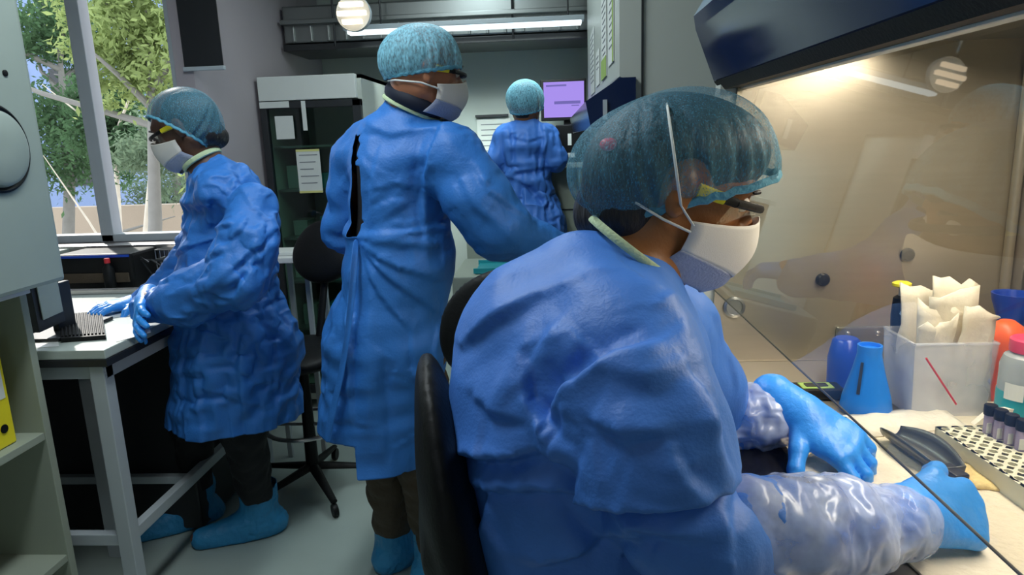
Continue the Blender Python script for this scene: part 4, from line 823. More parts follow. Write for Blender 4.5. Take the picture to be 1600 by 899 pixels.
def foot_pr(ank, toe): ank = np.array(ank, float); toe = np.array(toe, float); return [cone(ank, ank*[1, 1, 0]+[0, 0, .045], .040, .036), cone(ank*[1, 1, 0]+[0, 0, .04], toe*[1, 1, 0]+[0, 0, .035], .034, .026)]
def gown(body, prims, core_in, res, m, hem=None, ease=1.10, iters=70, seed=1, lines=None, maxout=.03, keepf=None, bendk=.12, namp=.007, sub=1, name='gown', dec=0.):
    V, Q = nets(prims, res)
    keep = np.ones(len(V), bool)
    if hem is not None: keep &= V[:, 2] > hem
    if keepf is not None: keep &= keepf(V)
    V, Q = cut(V, Q, keep)
    V = crumple(V, Q, grow(prims, -core_in), ease, iters, bendk, .0004, core_in+maxout, 0., seed, namp=namp)
    V, Q = refine(V, Q)
    if lines: V = creases(V, Q, lines)
    return to_mesh(name, V, Q, M[m], body, sub, solid=.0012, dec=dec)
def scatter(prims, boxes, n, seed, w=.007, h=.006, ln=(40, 110)):
    """short random creases over the parts of the cloth in view"""
    r = random.Random(seed); out = []
    for _ in range(n):
        x0, y0, x1, y1, ya, yb, sc = r.choice(boxes); x = r.uniform(x0, x1); y = r.uniform(y0, y1); a = r.uniform(0, math.pi); l = r.uniform(*ln)*sc; c = r.uniform(-.25, .25)
        pts = [(x+math.cos(a+c*t)*l*t, y+math.sin(a+c*t)*l*t) for t in (-.5, 0, .5)]
        out.append((L3(prims, pts, ya, yb), w*r.uniform(.7, 1.5), h*r.uniform(.5, 1.3), (r.uniform(-1, 1), 0, r.uniform(-1, 1))))
    return out
def L3(prims, pts, y0=.4, y1=4.5): return [hit(prims, a, b, y0, y1) for a, b in pts]
R6 = lambda a, b: (a, b)

# ---- the seated woman in front
c1 = P(1062, 287, .98); R1 = frame((.93, .02, -.36))
T1 = lambda x, y, z: c1+R1.T@np.array([x, y, z])
torso = [cone(P(900, 1010, .92), P(900, 850, .92), .175, .165, .05), cone(P(900, 850, .92), P(905, 700, .92), .165, .168, .06), cone(P(905, 700, .92), P(925, 570, .93), .168, .160, .06), ell(P(868, 565, .93), (.145, .17, .15), None, .06),
         cone(P(955, 500, .83), P(1020, 490, 1.09), .082, .082, .05), cone(P(938, 402, .95), P(822, 478, .93), .052, .078, .05), cone(P(940, 440, .95), P(985, 415, .95), .095, .062, .04)]
armN = bend([P(985, 545, .80), P(1015, 640, .745)], (.090, .094), .03)+bend([P(1030, 690, .74), P(1052, 795, .715), P(1110, 820, .70), P(1165, 815, .73)], (.070, .064, .060, .056), .012)
armF = bend([P(1045, 500, 1.10), P(1090, 590, 1.15), P(1110, 650, 1.19), P(1165, 655, 1.17)], (.082, .078, .066, .050), .035)
wN, wF = P(1420, 805, .84), P(1250, 647, 1.125)
dN = _unit(P(1575, 800, .875)-wN); dF = _unit(PZ(1350, 715, .940)-wF)
hN = dict(w=wN, d=dN, nrm=(-.25, -.75, .65), thumb=(0, 1, .3), s=1.08, curl=((48, 75, 45), (52, 78, 45), (56, 80, 45), (60, 80, 45)), spread=(4, 1, -2, -5), tcurl=(30, 35), tang=28)
hF = dict(w=wF, d=dF, nrm=(-.1, -.35, .95), thumb=(0, -1, 0), s=1.06, curl=((22, 35, 20), (28, 42, 25), (32, 45, 25), (34, 45, 25)), spread=(10, 2, -5, -12), tcurl=(12, 12), tang=58)
legs1 = leg_pr((.02, .82, .60), (.22, .84, .68), (.20, .85, .16), (.09, .065, .04))+leg_pr((.02, 1.02, .60), (.22, 1.04, .68), (.20, 1.05, .16), (.09, .065, .04))
neck1 = [cone(T1(-.035, 0, -.055), P(990, 425, .95), .052, .060, .03)]
sleeveN = bend([P(1155, 815, .725), P(1235, 822, .755), P(1310, 820, .785), P(1410, 812, .83)], (.056, .062, .060, .042), .02)
sleeveF = bend([P(1150, 655, 1.16), P(1190, 650, 1.155), P(1238, 645, 1.135)], (.056, .058, .033), .02)
bpr = head_prims(c1, R1)+neck1+grow(torso, -.035)+grow(armN, -.03)+grow(armF, -.03)+[cone(P(1165, 815, .73), wN, .028, .024), cone(P(1165, 655, 1.17), wF, .028, .024)]+hand_prims(**hN)+hand_prims(**hF)+legs1+foot_pr((.20, .85, .16), (.34, .85, .1))+foot_pr((.20, 1.05, .16), (.34, 1.05, .1))
body = blob('person', bpr, .0058, M['skin_brown'])
tag(body, 'seated person in blue gown and mask working with gloved hands in the cabinet', 'person')
allg = torso+armN+armF
G = lambda pts: L3(allg, pts, .4, 1.6)
UP = (0, 0, 1)
lines = [(G([(713, 550), (758, 512), (829, 478), (900, 452), (960, 440)]), .020, .013, (-.2, 0, 1)), (G([(719, 590), (771, 545), (829, 508), (880, 490)]), .012, -.010), (G([(765, 640), (800, 570), (815, 500)]), .012, .008),
         (G([(822, 570), (829, 623), (867, 661), (900, 690)]), .010, .014, (-.5, 0, -.6)), (G([(862, 650), (893, 603), (958, 562), (1048, 538)]), .016, .018, (.5, 0, -1)), (G([(865, 600), (930, 540), (1010, 500), (1050, 470)]), .012, -.012),
         (G([(960, 385), (1010, 420), (1060, 460), (1093, 532), (1118, 623), (1118, 715)]), .012, .012, (-1, 0, -.3)), (G([(1048, 545), (1085, 600), (1105, 640), (1112, 700)]), .010, .013, (-1, 0, -.2)), (G([(893, 712), (925, 762), (975, 772), (1035, 771), (1099, 764), (1144, 738)]), .020, .026, UP),
         (G([(706, 690), (735, 712), (775, 718), (816, 714), (855, 700)]), .014, .020, UP), (G([(722, 755), (797, 766), (880, 764), (930, 780)]), .014, .014, UP), (G([(761, 775), (758, 830), (764, 898)]), .010, .012, (1, 0, 0)), (G([(1050, 705), (1072, 730), (1098, 762)]), .008, .010, (-1, 0, 0)),
         (G([(842, 884), (906, 868), (970, 838), (1020, 845)]), .016, .014, UP), (G([(880, 790), (930, 840), (1000, 880)]), .014, -.012), (G([(930, 370), (905, 410), (880, 470), (850, 560)]), .010, .006), (G([(760, 460), (800, 440), (860, 430)]), .010, .007, UP), (G([(790, 430), (830, 400), (880, 385)]), .008, -.005),
         (G([(960, 600), (1010, 620), (1070, 600)]), .022, .010, UP), (G([(920, 660), (980, 690), (1040, 680)]), .016, .010, UP), (G([(1150, 735), (1138, 780), (1150, 850)]), .010, .012, (-1, 0, 0)), (G([(960, 800), (1020, 840), (1100, 850)]), .012, .010, UP), (G([(1110, 480), (1140, 540), (1150, 600)]), .008, .010, (1, 0, 0)),
         (G([(730, 620), (770, 650), (820, 660)]), .012, .008, UP), (G([(735, 560), (745, 620), (740, 670)]), .010, .006), (G([(1000, 440), (1040, 470), (1070, 520)]), .008, -.007), (G([(980, 500), (1020, 490), (1060, 500)]), .009, .007, UP), (G([(970, 520), (1010, 530), (1060, 515)]), .008, .006, UP)]
gown(body, allg, .022, .0150, 'gown', ease=1.06, iters=50, seed=4, lines=[(a[0], a[1]*.80, a[2]*1.5)+a[3:] for a in lines]+scatter(allg, [(740, 430, 1100, 860, .4, 1.6, 1.0)], 46, 3, .007, .0062), maxout=.022, bendk=.28, namp=.004, sub=1)
for pr in (bend([P(1150, 815, .725), P(1310, 820, .785), P(1400, 812, .83)], (.052, .047, .036), .02), bend([P(1150, 655, 1.16), P(1190, 650, 1.155), P(1242, 646, 1.13)], (.046, .042, .031), .02)):
    V, Q = nets(pr, .009); V = crumple(V, Q, grow(pr, -.012), 1.14, 30, .1, .0001, .018, 0, 11, namp=.005); to_mesh('inner_sleeve', V, Q, M['gown'], body, 1)
for nm, pr, sd in (('oversleeve', sleeveN, 5), ('oversleeve', sleeveF, 8)):
    V, Q = nets(pr, .0065); V = crumple(V, Q, grow(pr, -.010), 1.16, 45, .08, .0001, .020, 0, sd, namp=.006); V[:, 2] = np.maximum(V[:, 2], WSZ+.007); inst(to_mesh(nm, V, Q, M['oversleeve'], body, 1), 'translucent crumpled plastic sleeve')
for h_, cf in ((hN, .12), (hF, .07)):
    h2 = dict(h_); gp = hand_prims(g=.0018, **h2)+[cone(h_['w']-_unit(h_['d'])*.055, h_['w']-_unit(h_['d'])*.0, .038, .031, .015)]
    V, Q = nets(gp, .0032); w_ = np.random.default_rng(2); 
    for i in range(5): k_ = w_.normal(size=3)*60; V = V+np.array([0, 0, 1])*(np.sin(V@k_)*.0004)[:, None]
    to_mesh('glove', V, Q, M['glove'], body, 1)
cap1 = [ell(P(1082, 244, .98), (.110, .104, .090), frame((.98, 0, .1)), .02), ell(P(1020, 238, .98), (.090, .095, .070), frame((.9, 0, .30)), .03), ell(P(964, 276, .98), (.060, .082, .056), frame((.9, 0, .35)), .07), ell(P(1150, 262, .98), (.045, .07, .03), frame((.9, 0, -.3)), .04)]
hair1 = [ell(T1(-.018, 0, .032), (.098, .084, .086), R1, .02), ell(T1(.022, 0, .062), (.080, .072, .060), R1, .02), ell(P(970, 270, .98), (.050, .065, .052), None, .06), cone(T1(-.06, .03, -.06), T1(-.085, .0, -.075), .045, .035, .03), cone(T1(-.06, -.03, -.06), T1(-.085, .0, -.075), .045, .035, .03), ell(T1(-.006, .085, -.012), (.034, .036, .048), R1, .01, True), ell(T1(-.006, -.085, -.012), (.034, .036, .048), R1, .01, True)]
hr = blob('hair', hair1, .006, M['hair'], body, 1)
ht = hit(hair1, 951, 226, .5, 1.4); blob('hair_tie', [ell(ht, (.012, .012, .009))], .003, M['pink'], hr)
cp = bouffant(body, cap1, P(1196, 276, .98), P(1060, 325, .90), P(925, 344, 1.0), 'cap', .006, amp=.005)
eyes(body, c1, R1); mk = duckbill(body, c1, R1); goggles(body, c1, R1)
gc = grow(cap1, .004); top_ = [hit(gc, x, y, .5, 1.3) for x, y in ((1064, 322), (1061, 300), (1056, 262), (1051, 225), (1046, 190), (1043, 168))]
ov = [P(1041, 158, y) for y in (.97, 1.02)]; b = MB(); b.tube([T1(.020, -.080, -.045)]+top_+ov, .0024, 8, flat=.6); b.build('head_strap', M['strap'], mk, True)
b = MB(); b.tube([T1(.020, -.079, -.054), T1(-.02, -.080, -.050), T1(-.06, -.076, -.042), P(978, 338, .93)], .0018, 8); b.build('neck_strap', M['strap'], mk, True)
nk = P(968, 392, .95); b = MB(); nrm = _unit(T1(-.03, 0, -.05)-P(960, 470, .95)); 
b.tube(ring(P(985, 385, .95), _unit([.62, 0, .78]), .071, .070, 40), .0022, 8, False, 2.6); b.build('neck_binding', M['binding'], body, True)

# ---- the tall man standing with his back to us
c2 = P(664, 110, 2.0); R2 = frame((.86, .42, -.16)); T2 = lambda x, y, z: c2+R2.T@np.array([x, y, z])
t2 = [cone(P(578, 222, 2.08), P(698, 228, 1.95), .082, .085, .05), cone(P(636, 168, 2.03), P(622, 212, 2.03), .070, .105, .05), cone(P(625, 265, 2.03), P(625, 400, 2.02), .150, .148, .06), cone(P(625, 400, 2.02), P(605, 520, 2.02), .148, .178, .06), cone(P(605, 520, 2.02), P(588, 740, 2.02), .178, .200, .05)]
a2L = bend([P(552, 240, 2.10), P(535, 350, 2.13), P(600, 390, 2.30)], (.072, .062, .05), .03); a2R = bend([P(715, 240, 1.93), P(745, 295, 1.90), P(775, 345, 1.90), P(870, 382, 2.02)], (.085, .088, .082, .056), .035)
wr = P(880, 384, 2.03); h2 = dict(w=wr, d=_unit([.8, .5, -.25]), nrm=(0, -.3, 1), thumb=(-.4, .6, 0), s=1.0, curl=((30, 35, 20),)*4); wl = P(610, 392, 2.32); h2l = dict(w=wl, d=_unit([.6, .7, -.2]), nrm=(0, .1, 1), thumb=(1, 0, 0), curl=((30, 35, 20),)*4)
ankA, ankB = np.array([-.58, 2.16, .10]), np.array([-.42, 2.06, .10]); toeA, toeB = np.array([-.44, 2.34, .04]), np.array([-.26, 2.22, .04])
lg2 = leg_pr(P(575, 500, 2.05), [-.58, 2.10, .50], ankA, (.09, .062, .045))+leg_pr(P(640, 500, 2.0), [-.44, 2.03, .50], ankB, (.09, .062, .045))
pr = head_prims(c2, R2)+[cone(T2(-.035, 0, -.05), P(636, 180, 2.03), .056, .062, .03)]+grow(t2[:4], -.04)+grow(a2L, -.025)+grow(a2R, -.035)+hand_prims(**h2)+hand_prims(**h2l)+[cone(P(870, 382, 2.02), wr, .03, .026), cone(P(600, 390, 2.30), wl, .03, .026)]+lg2+foot_pr(ankA, toeA)+foot_pr(ankB, toeB)
body = blob('person', pr, .0075, M['skin_tan']); tag(body, 'tall standing person in long blue gown with back turned, brown trousers and shoe covers', 'person')
allg = t2+a2L+a2R; G = lambda pts: L3(allg, pts, 1.2, 2.6)
blob('dark_shirt', grow(t2[:4]+a2L[:1]+a2R[:1], -.026), .015, M['black_cloth'], body, 1)
knot = hit(allg, 556, 372, 1.4, 2.5)
RT = (1, 0, 0)
lines = [(G([(556, 374), (620, 384), (700, 388)]), .012, .012, UP), (G([(558, 380), (620, 420), (690, 440)]), .010, .014, UP), (G([(560, 386), (610, 440), (680, 490)]), .010, .014, UP), (G([(560, 366), (620, 362), (690, 350)]), .010, .010, (0, 0, -1)), (G([(562, 396), (590, 460), (640, 520)]), .010, .010, (1, 0, .5)),
         (G([(556, 385), (550, 450), (548, 560), (552, 650)]), .012, .022, (-1, 0, 0)), (G([(572, 400), (578, 480), (580, 600), (570, 700)]), .012, .008), (G([(690, 185), (668, 250), (655, 320), (660, 370)]), .014, .018, RT), (G([(660, 200), (650, 260), (640, 330)]), .012, -.010), (G([(560, 190), (600, 215), (680, 200)]), .02, .008, UP),
         (G([(700, 405), (750, 385), (820, 372)]), .012, -.010), (G([(730, 250), (760, 300), (830, 350)]), .010, .010, UP), (G([(710, 270), (745, 330), (800, 385)]), .010, .010, UP), (G([(520, 520), (505, 600), (500, 660)]), .012, .012, (-1, 0, 0)), (G([(640, 540), (655, 620), (650, 710)]), .016, .012, RT), (G([(600, 540), (606, 620), (612, 710)]), .014, -.010),
         (G([(690, 470), (675, 560), (680, 690)]), .012, .010, RT), (G([(575, 300), (620, 290), (660, 300)]), .014, .006, UP), (G([(515, 380), (530, 365), (556, 374)]), .010, .014, UP), (G([(515, 300), (530, 320), (540, 360)]), .010, .008), (G([(590, 230), (580, 290), (575, 350)]), .012, .007, RT), (G([(610, 170), (650, 190), (690, 175)]), .010, .006, UP)]
xa, xb = P(540, 280, 1.9)[0], P(556, 280, 1.9)[0]; za, zb = P(545, 352, 1.9)[2], P(545, 212, 1.9)[2]; hemz = P(600, 722, 1.9)[2]; hemz2 = P(500, 672, 1.95)[2]; xs = P(556, 650, 1.9)[0]
lines += scatter(allg, [(520, 190, 700, 380, 1.2, 2.6, .6), (510, 400, 690, 700, 1.2, 2.6, .7), (700, 220, 840, 380, 1.2, 2.6, .5)], 30, 8, .009, .006)
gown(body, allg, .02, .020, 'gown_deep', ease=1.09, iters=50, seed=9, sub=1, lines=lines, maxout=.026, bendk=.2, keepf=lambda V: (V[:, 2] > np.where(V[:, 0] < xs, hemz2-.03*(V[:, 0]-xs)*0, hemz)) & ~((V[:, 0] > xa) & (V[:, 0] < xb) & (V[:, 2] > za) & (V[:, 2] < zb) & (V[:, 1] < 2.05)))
b = MB(); p_ = [knot, P(552, 430, 1.83), P(540, 560, 1.82), P(520, 640, 1.83), P(512, 692, 1.85)]; rows = [[b.bm.verts.new(Vector(q+np.array([dx*(.5+.5*i/4), .012*math.sin(i+dx*90), 0]))) for dx in (-.014, 0, .014)] for i, q in enumerate(p_)]
for i in range(4):
    for j in range(2): b.bm.faces.new((rows[i][j], rows[i+1][j], rows[i+1][j+1], rows[i][j+1]))
o = b.build('waist_tie', M['gown_deep'], body, True); q = o.modifiers.new('t', 'SOLIDIFY'); q.thickness = .003; q = o.modifiers.new('s', 'SUBSURF'); q.levels = q.render_levels = 2
lp = lg2
V, Q = nets(grow(lp, .014), .011); V, Q = cut(V, Q, (V[:, 2] > .17)); V = crumple(V, Q, grow(lp, .004), 1.12, 40, .12, .0006, .03, 0, 3); to_mesh('trousers', V, Q, M['brown_cloth'], body, 1, solid=.002)
shoe(body, ankA, toeA, 1, 3); shoe(body, ankB, toeB, 1, 5)
for h_ in (h2, h2l): blob('glove', hand_prims(g=.002, **h_), .006, M['glove'], body)
hr = [ell(T2(-.03, 0, .025), (.088, .079, .085), R2, .02), ell(T2(-.004, .085, -.012), (.026, .03, .040), R2, .01, True), ell(T2(-.004, -.085, -.012), (.026, .03, .040), R2, .01, True)]; blob('hair', hr, .007, M['hair_grey'], body)
cap2 = [ell(P(660, 92, 2.0), (.110, .102, .096), frame((.9, .3, -.2)), .02), ell(P(628, 100, 2.0), (.055, .07, .05), None, .05)]
bouffant(body, cap2, P(718, 106, 2.0), P(660, 112, 1.9), P(604, 124, 2.02), 'cap_light', .008, 5); eyes(body, c2, R2); mk = duckbill(body, c2, R2); goggles(body, c2, R2)
b = MB(); b.tube([T2(.02, -.078, -.052), T2(-.03, -.082, -.045), T2(-.09, -.04, -.045), T2(-.10, 0, -.045)], .0025, 8); b.build('neck_strap', M['strap'], mk, True)
b = MB(); b.tube(ring(P(645, 170, 2.03), _unit([.50, -.05, 1]), .090, .088, 36), .004, 8, False, 1.5); b.build('neck_binding', M['binding'], body, True)
b = MB(); b.tube(ring(P(650, 157, 2.02), _unit([.50, -.05, 1]), .079, .076, 32), [.017]*33, 10, False, 1.4); b.build('dark_collar', M['navy_cloth'], body, True)

# ---- the woman standing at the left bench
c3 = P(287, 197, 2.28); R3 = frame((-.92, -.10, -.38)); T3 = lambda x, y, z: c3+R3.T@np.array([x, y, z])
t3 = [cone(P(345, 290, 2.17), P(352, 290, 2.40), .070, .070, .05), cone(P(322, 248, 2.28), P(345, 280, 2.28), .052, .09, .05), cone(P(352, 310, 2.28), P(352, 410, 2.28), .125, .145, .06), ell(P(382, 335, 2.28), (.10, .12, .13), None, .05), cone(P(352, 410, 2.28), P(370, 530, 2.28), .145, .200, .06), cone(P(370, 530, 2.28), P(370, 720, 2.28), .200, .240, .05)]
a3N = bend([P(395, 312, 2.15), P(385, 370, 2.06), P(370, 420, 2.02), P(290, 455, 2.05), P(228, 470, 2.10)], (.075, .085, .085, .076, .045), .035); a3F = bend([P(325, 305, 2.40), P(300, 400, 2.44), P(215, 470, 2.36)], (.07, .065, .045), .03)
w3N, w3F = P(228, 472, 2.09), P(213, 474, 2.36)
h3N = dict(w=w3N, d=_unit(PZ(205, 522, .925)-w3N), nrm=(-.9, -.3, .35), thumb=(0, 1, -.2), s=1.02, curl=((10, 15, 10), (12, 18, 10), (14, 20, 10), (16, 20, 12)), spread=(6, 2, -3, -8)); h3F = dict(w=w3F, d=_unit(PZ(140, 482, .935)-w3F), nrm=(0, -.1, 1), thumb=(0, -1, 0), s=1.02, curl=((12, 18, 10),)*4, spread=(10, 3, -4, -12))
ankA, ankB = np.array([-1.15, 2.36, .10]), np.array([-1.44, 2.44, .10]); toeA, toeB = np.array([-1.355, 2.26, .04]), np.array([-1.63, 2.30, .04])
lg3 = leg_pr(P(390, 560, 2.25), [-1.14, 2.28, .48], ankA, (.10, .068, .045))+leg_pr(P(340, 560, 2.36), [-1.38, 2.38, .48], ankB, (.10, .068, .045))
pr = head_prims(c3, R3)+[cone(T3(-.035, 0, -.05), P(322, 262, 2.28), .050, .055, .03)]+grow(t3[:5], -.04)+grow(a3N, -.035)+grow(a3F, -.025)+[cone(P(290, 455, 2.05), w3N, .035, .026)]+hand_prims(**h3N)+hand_prims(**h3F)+lg3+foot_pr(ankA, toeA)+foot_pr(ankB, toeB)
body = blob('person', pr, .0075, M['skin_dark']); tag(body, 'standing person in blue gown bent over the left bench with gloved hands on it', 'person')
allg = t3+a3N+a3F; G = lambda pts: L3(allg, pts, 1.4, 2.9)
lines = [(G([(430, 360), (395, 395), (330, 455), (265, 500)]), .012, .020, UP), (G([(410, 300), (360, 350), (290, 390), (235, 430)]), .010, .012, UP), (G([(400, 330), (350, 390), (280, 430), (225, 455)]), .010, .012, UP), (G([(420, 390), (370, 440), (310, 490)]), .010, .014, UP), (G([(430, 405), (400, 410), (372, 450), (355, 520)]), .012, .018, (1, 0, 0)),
         (G([(380, 450), (372, 540), (380, 660)]), .014, .014, (1, 0, 0)), (G([(415, 430), (428, 540), (436, 660)]), .012, .012, (1, 0, 0)), (G([(448, 480), (456, 580), (462, 660)]), .010, .010, (1, 0, 0)), (G([(325, 510), (312, 600), (315, 660)]), .012, .014, (-1, 0, 0)), (G([(285, 520), (285, 600), (280, 660)]), .012, .012, (-1, 0, 0)), (G([(350, 560), (400, 600), (450, 590)]), .012, .010, UP), (G([(300, 600), (350, 620), (420, 640)]), .012, .010, UP),
         (G([(340, 260), (370, 290), (400, 340)]), .010, .010, (1, 0, 0)), (G([(310, 270), (330, 310), (330, 360)]), .010, .010, (-1, 0, 0)), (G([(400, 500), (430, 520), (460, 560)]), .010, .008, UP)]
hz = P(370, 676, 2.05)[2]
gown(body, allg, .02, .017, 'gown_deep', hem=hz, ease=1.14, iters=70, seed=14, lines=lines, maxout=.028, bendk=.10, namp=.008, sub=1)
V, Q = nets(grow(lg3, .012), .012); V, Q = cut(V, Q, V[:, 2] > .17); V = crumple(V, Q, grow(lg3, .004), 1.06, 30, .12, .0004, .02, 0, 3); to_mesh('trousers', V, Q, M['black_cloth'], body, 1, solid=.002)
shoe(body, ankA, toeA, 1, 7); shoe(body, ankB, toeB, 1, 8)
for h_ in (h3N, h3F): to_mesh('glove', *nets(hand_prims(g=.002, **h_)+[cone(h_['w']-h_['d']*.05, h_['w'], .034, .03, .01)], .0042), M['glove'], body)
hr = [ell(T3(-.02, 0, .028), (.095, .082, .086), R3, .02), ell(T3(-.07, 0, .0), (.04, .06, .05), None, .04), cone(T3(-.06, .03, -.06), T3(-.07, -.03, -.07), .04, .04, .03)]; blob('hair', hr, .008, M['hair'], body)
cap3 = [ell(P(288, 184, 2.28), (.112, .106, .096), frame((-.9, 0, -.3)), .02), ell(P(314, 204, 2.28), (.062, .08, .062), None, .05)]
bouffant(body, cap3, P(236, 190, 2.28), P(285, 206, 2.18), P(332, 236, 2.28), 'cap', .008, 6); eyes(body, c3, R3); mk = duckbill(body, c3, R3); goggles(body, c3, R3)
b = MB(); b.tube(ring(P(316, 250, 2.28), _unit([-.5, 0, .86]), .064, .064, 36), .006, 8, False, 1.5); b.build('neck_binding', M['binding'], body, True)

# ---- the person at the far computer
c4 = P(821, 161, 4.0); R4 = frame((.30, .94, -.10)); T4 = lambda x, y, z: c4+R4.T@np.array([x, y, z])
t4 = [cone(P(793, 207, 4.0), P(850, 207, 4.0), .068, .068, .05), cone(P(821, 190, 4.0), P(821, 210, 4.0), .055, .10, .04), cone(P(821, 225, 4.0), P(822, 285, 4.0), .135, .125, .06), cone(P(822, 285, 4.0), P(830, 345, 4.0), .125, .185, .06), cone(P(830, 345, 4.0), P(832, 500, 4.0), .185, .21, .05)]
a4L = bend([P(788, 212, 3.98), P(774, 244, 3.96), P(790, 250, 4.18)], (.062, .052, .045), .03); a4R = bend([P(855, 212, 3.98), P(868, 244, 3.97), P(862, 240, 4.2)], (.066, .058, .045), .03)
w4L, w4R = P(793, 250, 4.21), P(862, 240, 4.23); h4L = dict(w=w4L, d=_unit([.2, 1, 0]), nrm=(0, 0, 1), thumb=(1, 0, 0)); h4R = dict(w=w4R, d=_unit([-.1, 1, 0]), nrm=(0, 0, 1), thumb=(-1, 0, 0))
aA, aB = np.array([-.24, 4.02, .10]), np.array([-.04, 4.02, .10]); lg4 = leg_pr([-.22, 4.0, .85], [-.24, 4.0, .48], aA, (.09, .06, .045))+leg_pr([-.06, 4.0, .85], [-.04, 4.0, .48], aB, (.09, .06, .045))
pr = head_prims(c4, R4)+[cone(T4(-.03, 0, -.05), P(821, 195, 4.0), .05, .055, .03)]+grow(t4[:4], -.04)+grow(a4L, -.02)+grow(a4R, -.02)+hand_prims(**h4L)+hand_prims(**h4R)+lg4+foot_pr(aA, aA+[0, .2, -.06])+foot_pr(aB, aB+[0, .2, -.06])
body = blob('person', pr, .010, M['skin_brown']); tag(body, 'far person in blue gown and cap facing the purple computer screen', 'person')
allg = t4+a4L+a4R; G = lambda pts: L3(allg, pts, 3.0, 4.6)
lines = [(G([(850, 262), (810, 270), (780, 300)]), .02, .022, UP), (G([(785, 268), (830, 292), (880, 350)]), .02, .022, UP), (G([(845, 190), (850, 220), (840, 260)]), .016, .016, RT), (G([(795, 190), (800, 230), (800, 260)]), .02, .014, (-1, 0, 0)), (G([(830, 280), (850, 320), (890, 355)]), .018, .018, UP), (G([(800, 215), (825, 222), (845, 215)]), .016, .012, UP), (G([(790, 300), (800, 340), (805, 380)]), .018, .016, RT)]
gown(body, allg, .02, .020, 'gown', hem=.55, ease=1.14, iters=50, seed=21, lines=lines, maxout=.03, bendk=.10)
blob('trousers', grow(lg4, .012), .02, M['black_cloth'], body)
for h_ in (h4L, h4R): blob('glove', hand_prims(g=.002, **h_), .006, M['glove'], body)
shoe(body, aA, aA+np.array([0, .22, 0])); shoe(body, aB, aB+np.array([0, .22, 0]))
blob('hair', [ell(T4(-.025, 0, .025), (.09, .08, .085), R4, .02), ell(T4(-.045, 0, -.07), (.03, .045, .03), R4, .03)], .01, M['hair'], body)
cap4 = [ell(P(821, 156, 3.975), (.108, .122, .112), None, .02)]
bouffant(body, cap4, P(802, 174, 4.0), P(821, 178, 3.9), P(843, 168, 4.0), 'cap_light', .010, 6); mk = duckbill(body, c4, R4); eyes(body, c4, R4)

# ------------------------------------------------------------------ computer corner at the back
def wp(px, py, y): return P(px, py, y)
root = empty('computer_monitor', wp(880, 190, 4.3), 'computer monitor with a glowing purple screen in a black frame', 'monitor')
a, c = wp(844, 125, 4.3), wp(917, 187, 4.3); pt('bezel', MB().box((a[0], 4.30, c[2]), (c[0], 4.34, a[2]), .005), M['black'], root)
a, c = wp(849, 129, 4.3), wp(913, 182, 4.3); s_ = pt('screen', MB().box((a[0], 4.296, c[2]), (c[0], 4.3005, a[2])), M['screen'], root)
for (x0, y0, x1, y1) in ((866, 158.5, 907, 161.5), (853, 133, 885, 134.5), (893, 164, 905, 165)): a, c = wp(x0, y0, 4.29), wp(x1, y1, 4.29); pt('screen_line', MB().box((a[0], 4.2945, c[2]), (c[0], 4.2955, a[2])), M['screen_line'], root)
dz = wp(890, 253, 4.25)[2]
a = wp(889, 190, 4.3); pt('neck', MB().box((a[0]-.03, 4.32, dz+.012), (a[0]+.03, 4.35, a[2]+.05), .004), M['black'], root); pt('foot', MB().box((a[0]-.10, 4.28, dz+.0), (a[0]+.10, 4.42, dz+.014), .004), M['black'], root)
root = empty('desktop_computer', wp(895, 250, 4.2), 'black computer case with small pale labels below the purple screen', 'computer')
a, c = wp(868, 196, 4.2), wp(921, 251, 4.2); pt('case', MB().box((a[0], 4.12, dz), (c[0], 4.27, a[2]), .006), M['black'], root)
for (x0, y0, x1, y1) in ((887, 209, 893, 227), (887, 239, 898, 246)): e, f = wp(x0, y0, 4.12), wp(x1, y1, 4.12); pt('label', MB().box((e[0], 4.117, f[2]), (f[0], 4.121, e[2])), M['paper'], root)
root = empty('back_counter', wp(850, 400, 4.4), 'pale panelled counter along the back wall under the computer', 'counter')
pt('counter_top', MB().box((-.55, 4.10, dz-.03), (.235, 4.74, dz), .003), M['bench'], root)
pt('body', MB().box((-.53, 4.14, 0), (.235, 4.74, dz-.031), .003), M['shelf'], root)
for x in (-.28, -.02): pt('door_gap', MB().box((x, 4.135, .1), (x+.008, 4.141, dz-.05)), M['dark_edge'], root)
pt('door_gap', MB().box((-.53, 4.135, dz-.28), (.235, 4.141, dz-.272)), M['dark_edge'], root)
root = empty('teal_tray', wp(770, 412, 3.3), 'flat teal tray on a cream bench seen under the man\'s arm', 'tray')
tz = P(770, 415, 3.0)[2]
tag(MB().box((-.42, 2.75, 0), (-.05, 3.2, tz), .006).build('low_cabinet', M['shelf'], None), 'low cream cabinet behind the tall man\'s elbow', 'cabinet')
bpy.data.objects.remove(root)
root = empty('teal_tray', (-.2, 2.9, tz), 'flat teal tray on the low cream cabinet under the man\'s arm', 'tray')
pt('base', MB().box((-.33, 2.80, tz), (-.08, 3.0, tz+.012), .003), M['teal'], root); pt('rim', MB().box((-.335, 2.795, tz+.004), (-.075, 2.805, tz+.025)), M['teal'], root); pt('rim', MB().box((-.335, 2.995, tz+.004), (-.075, 3.005, tz+.025)), M['teal'], root)

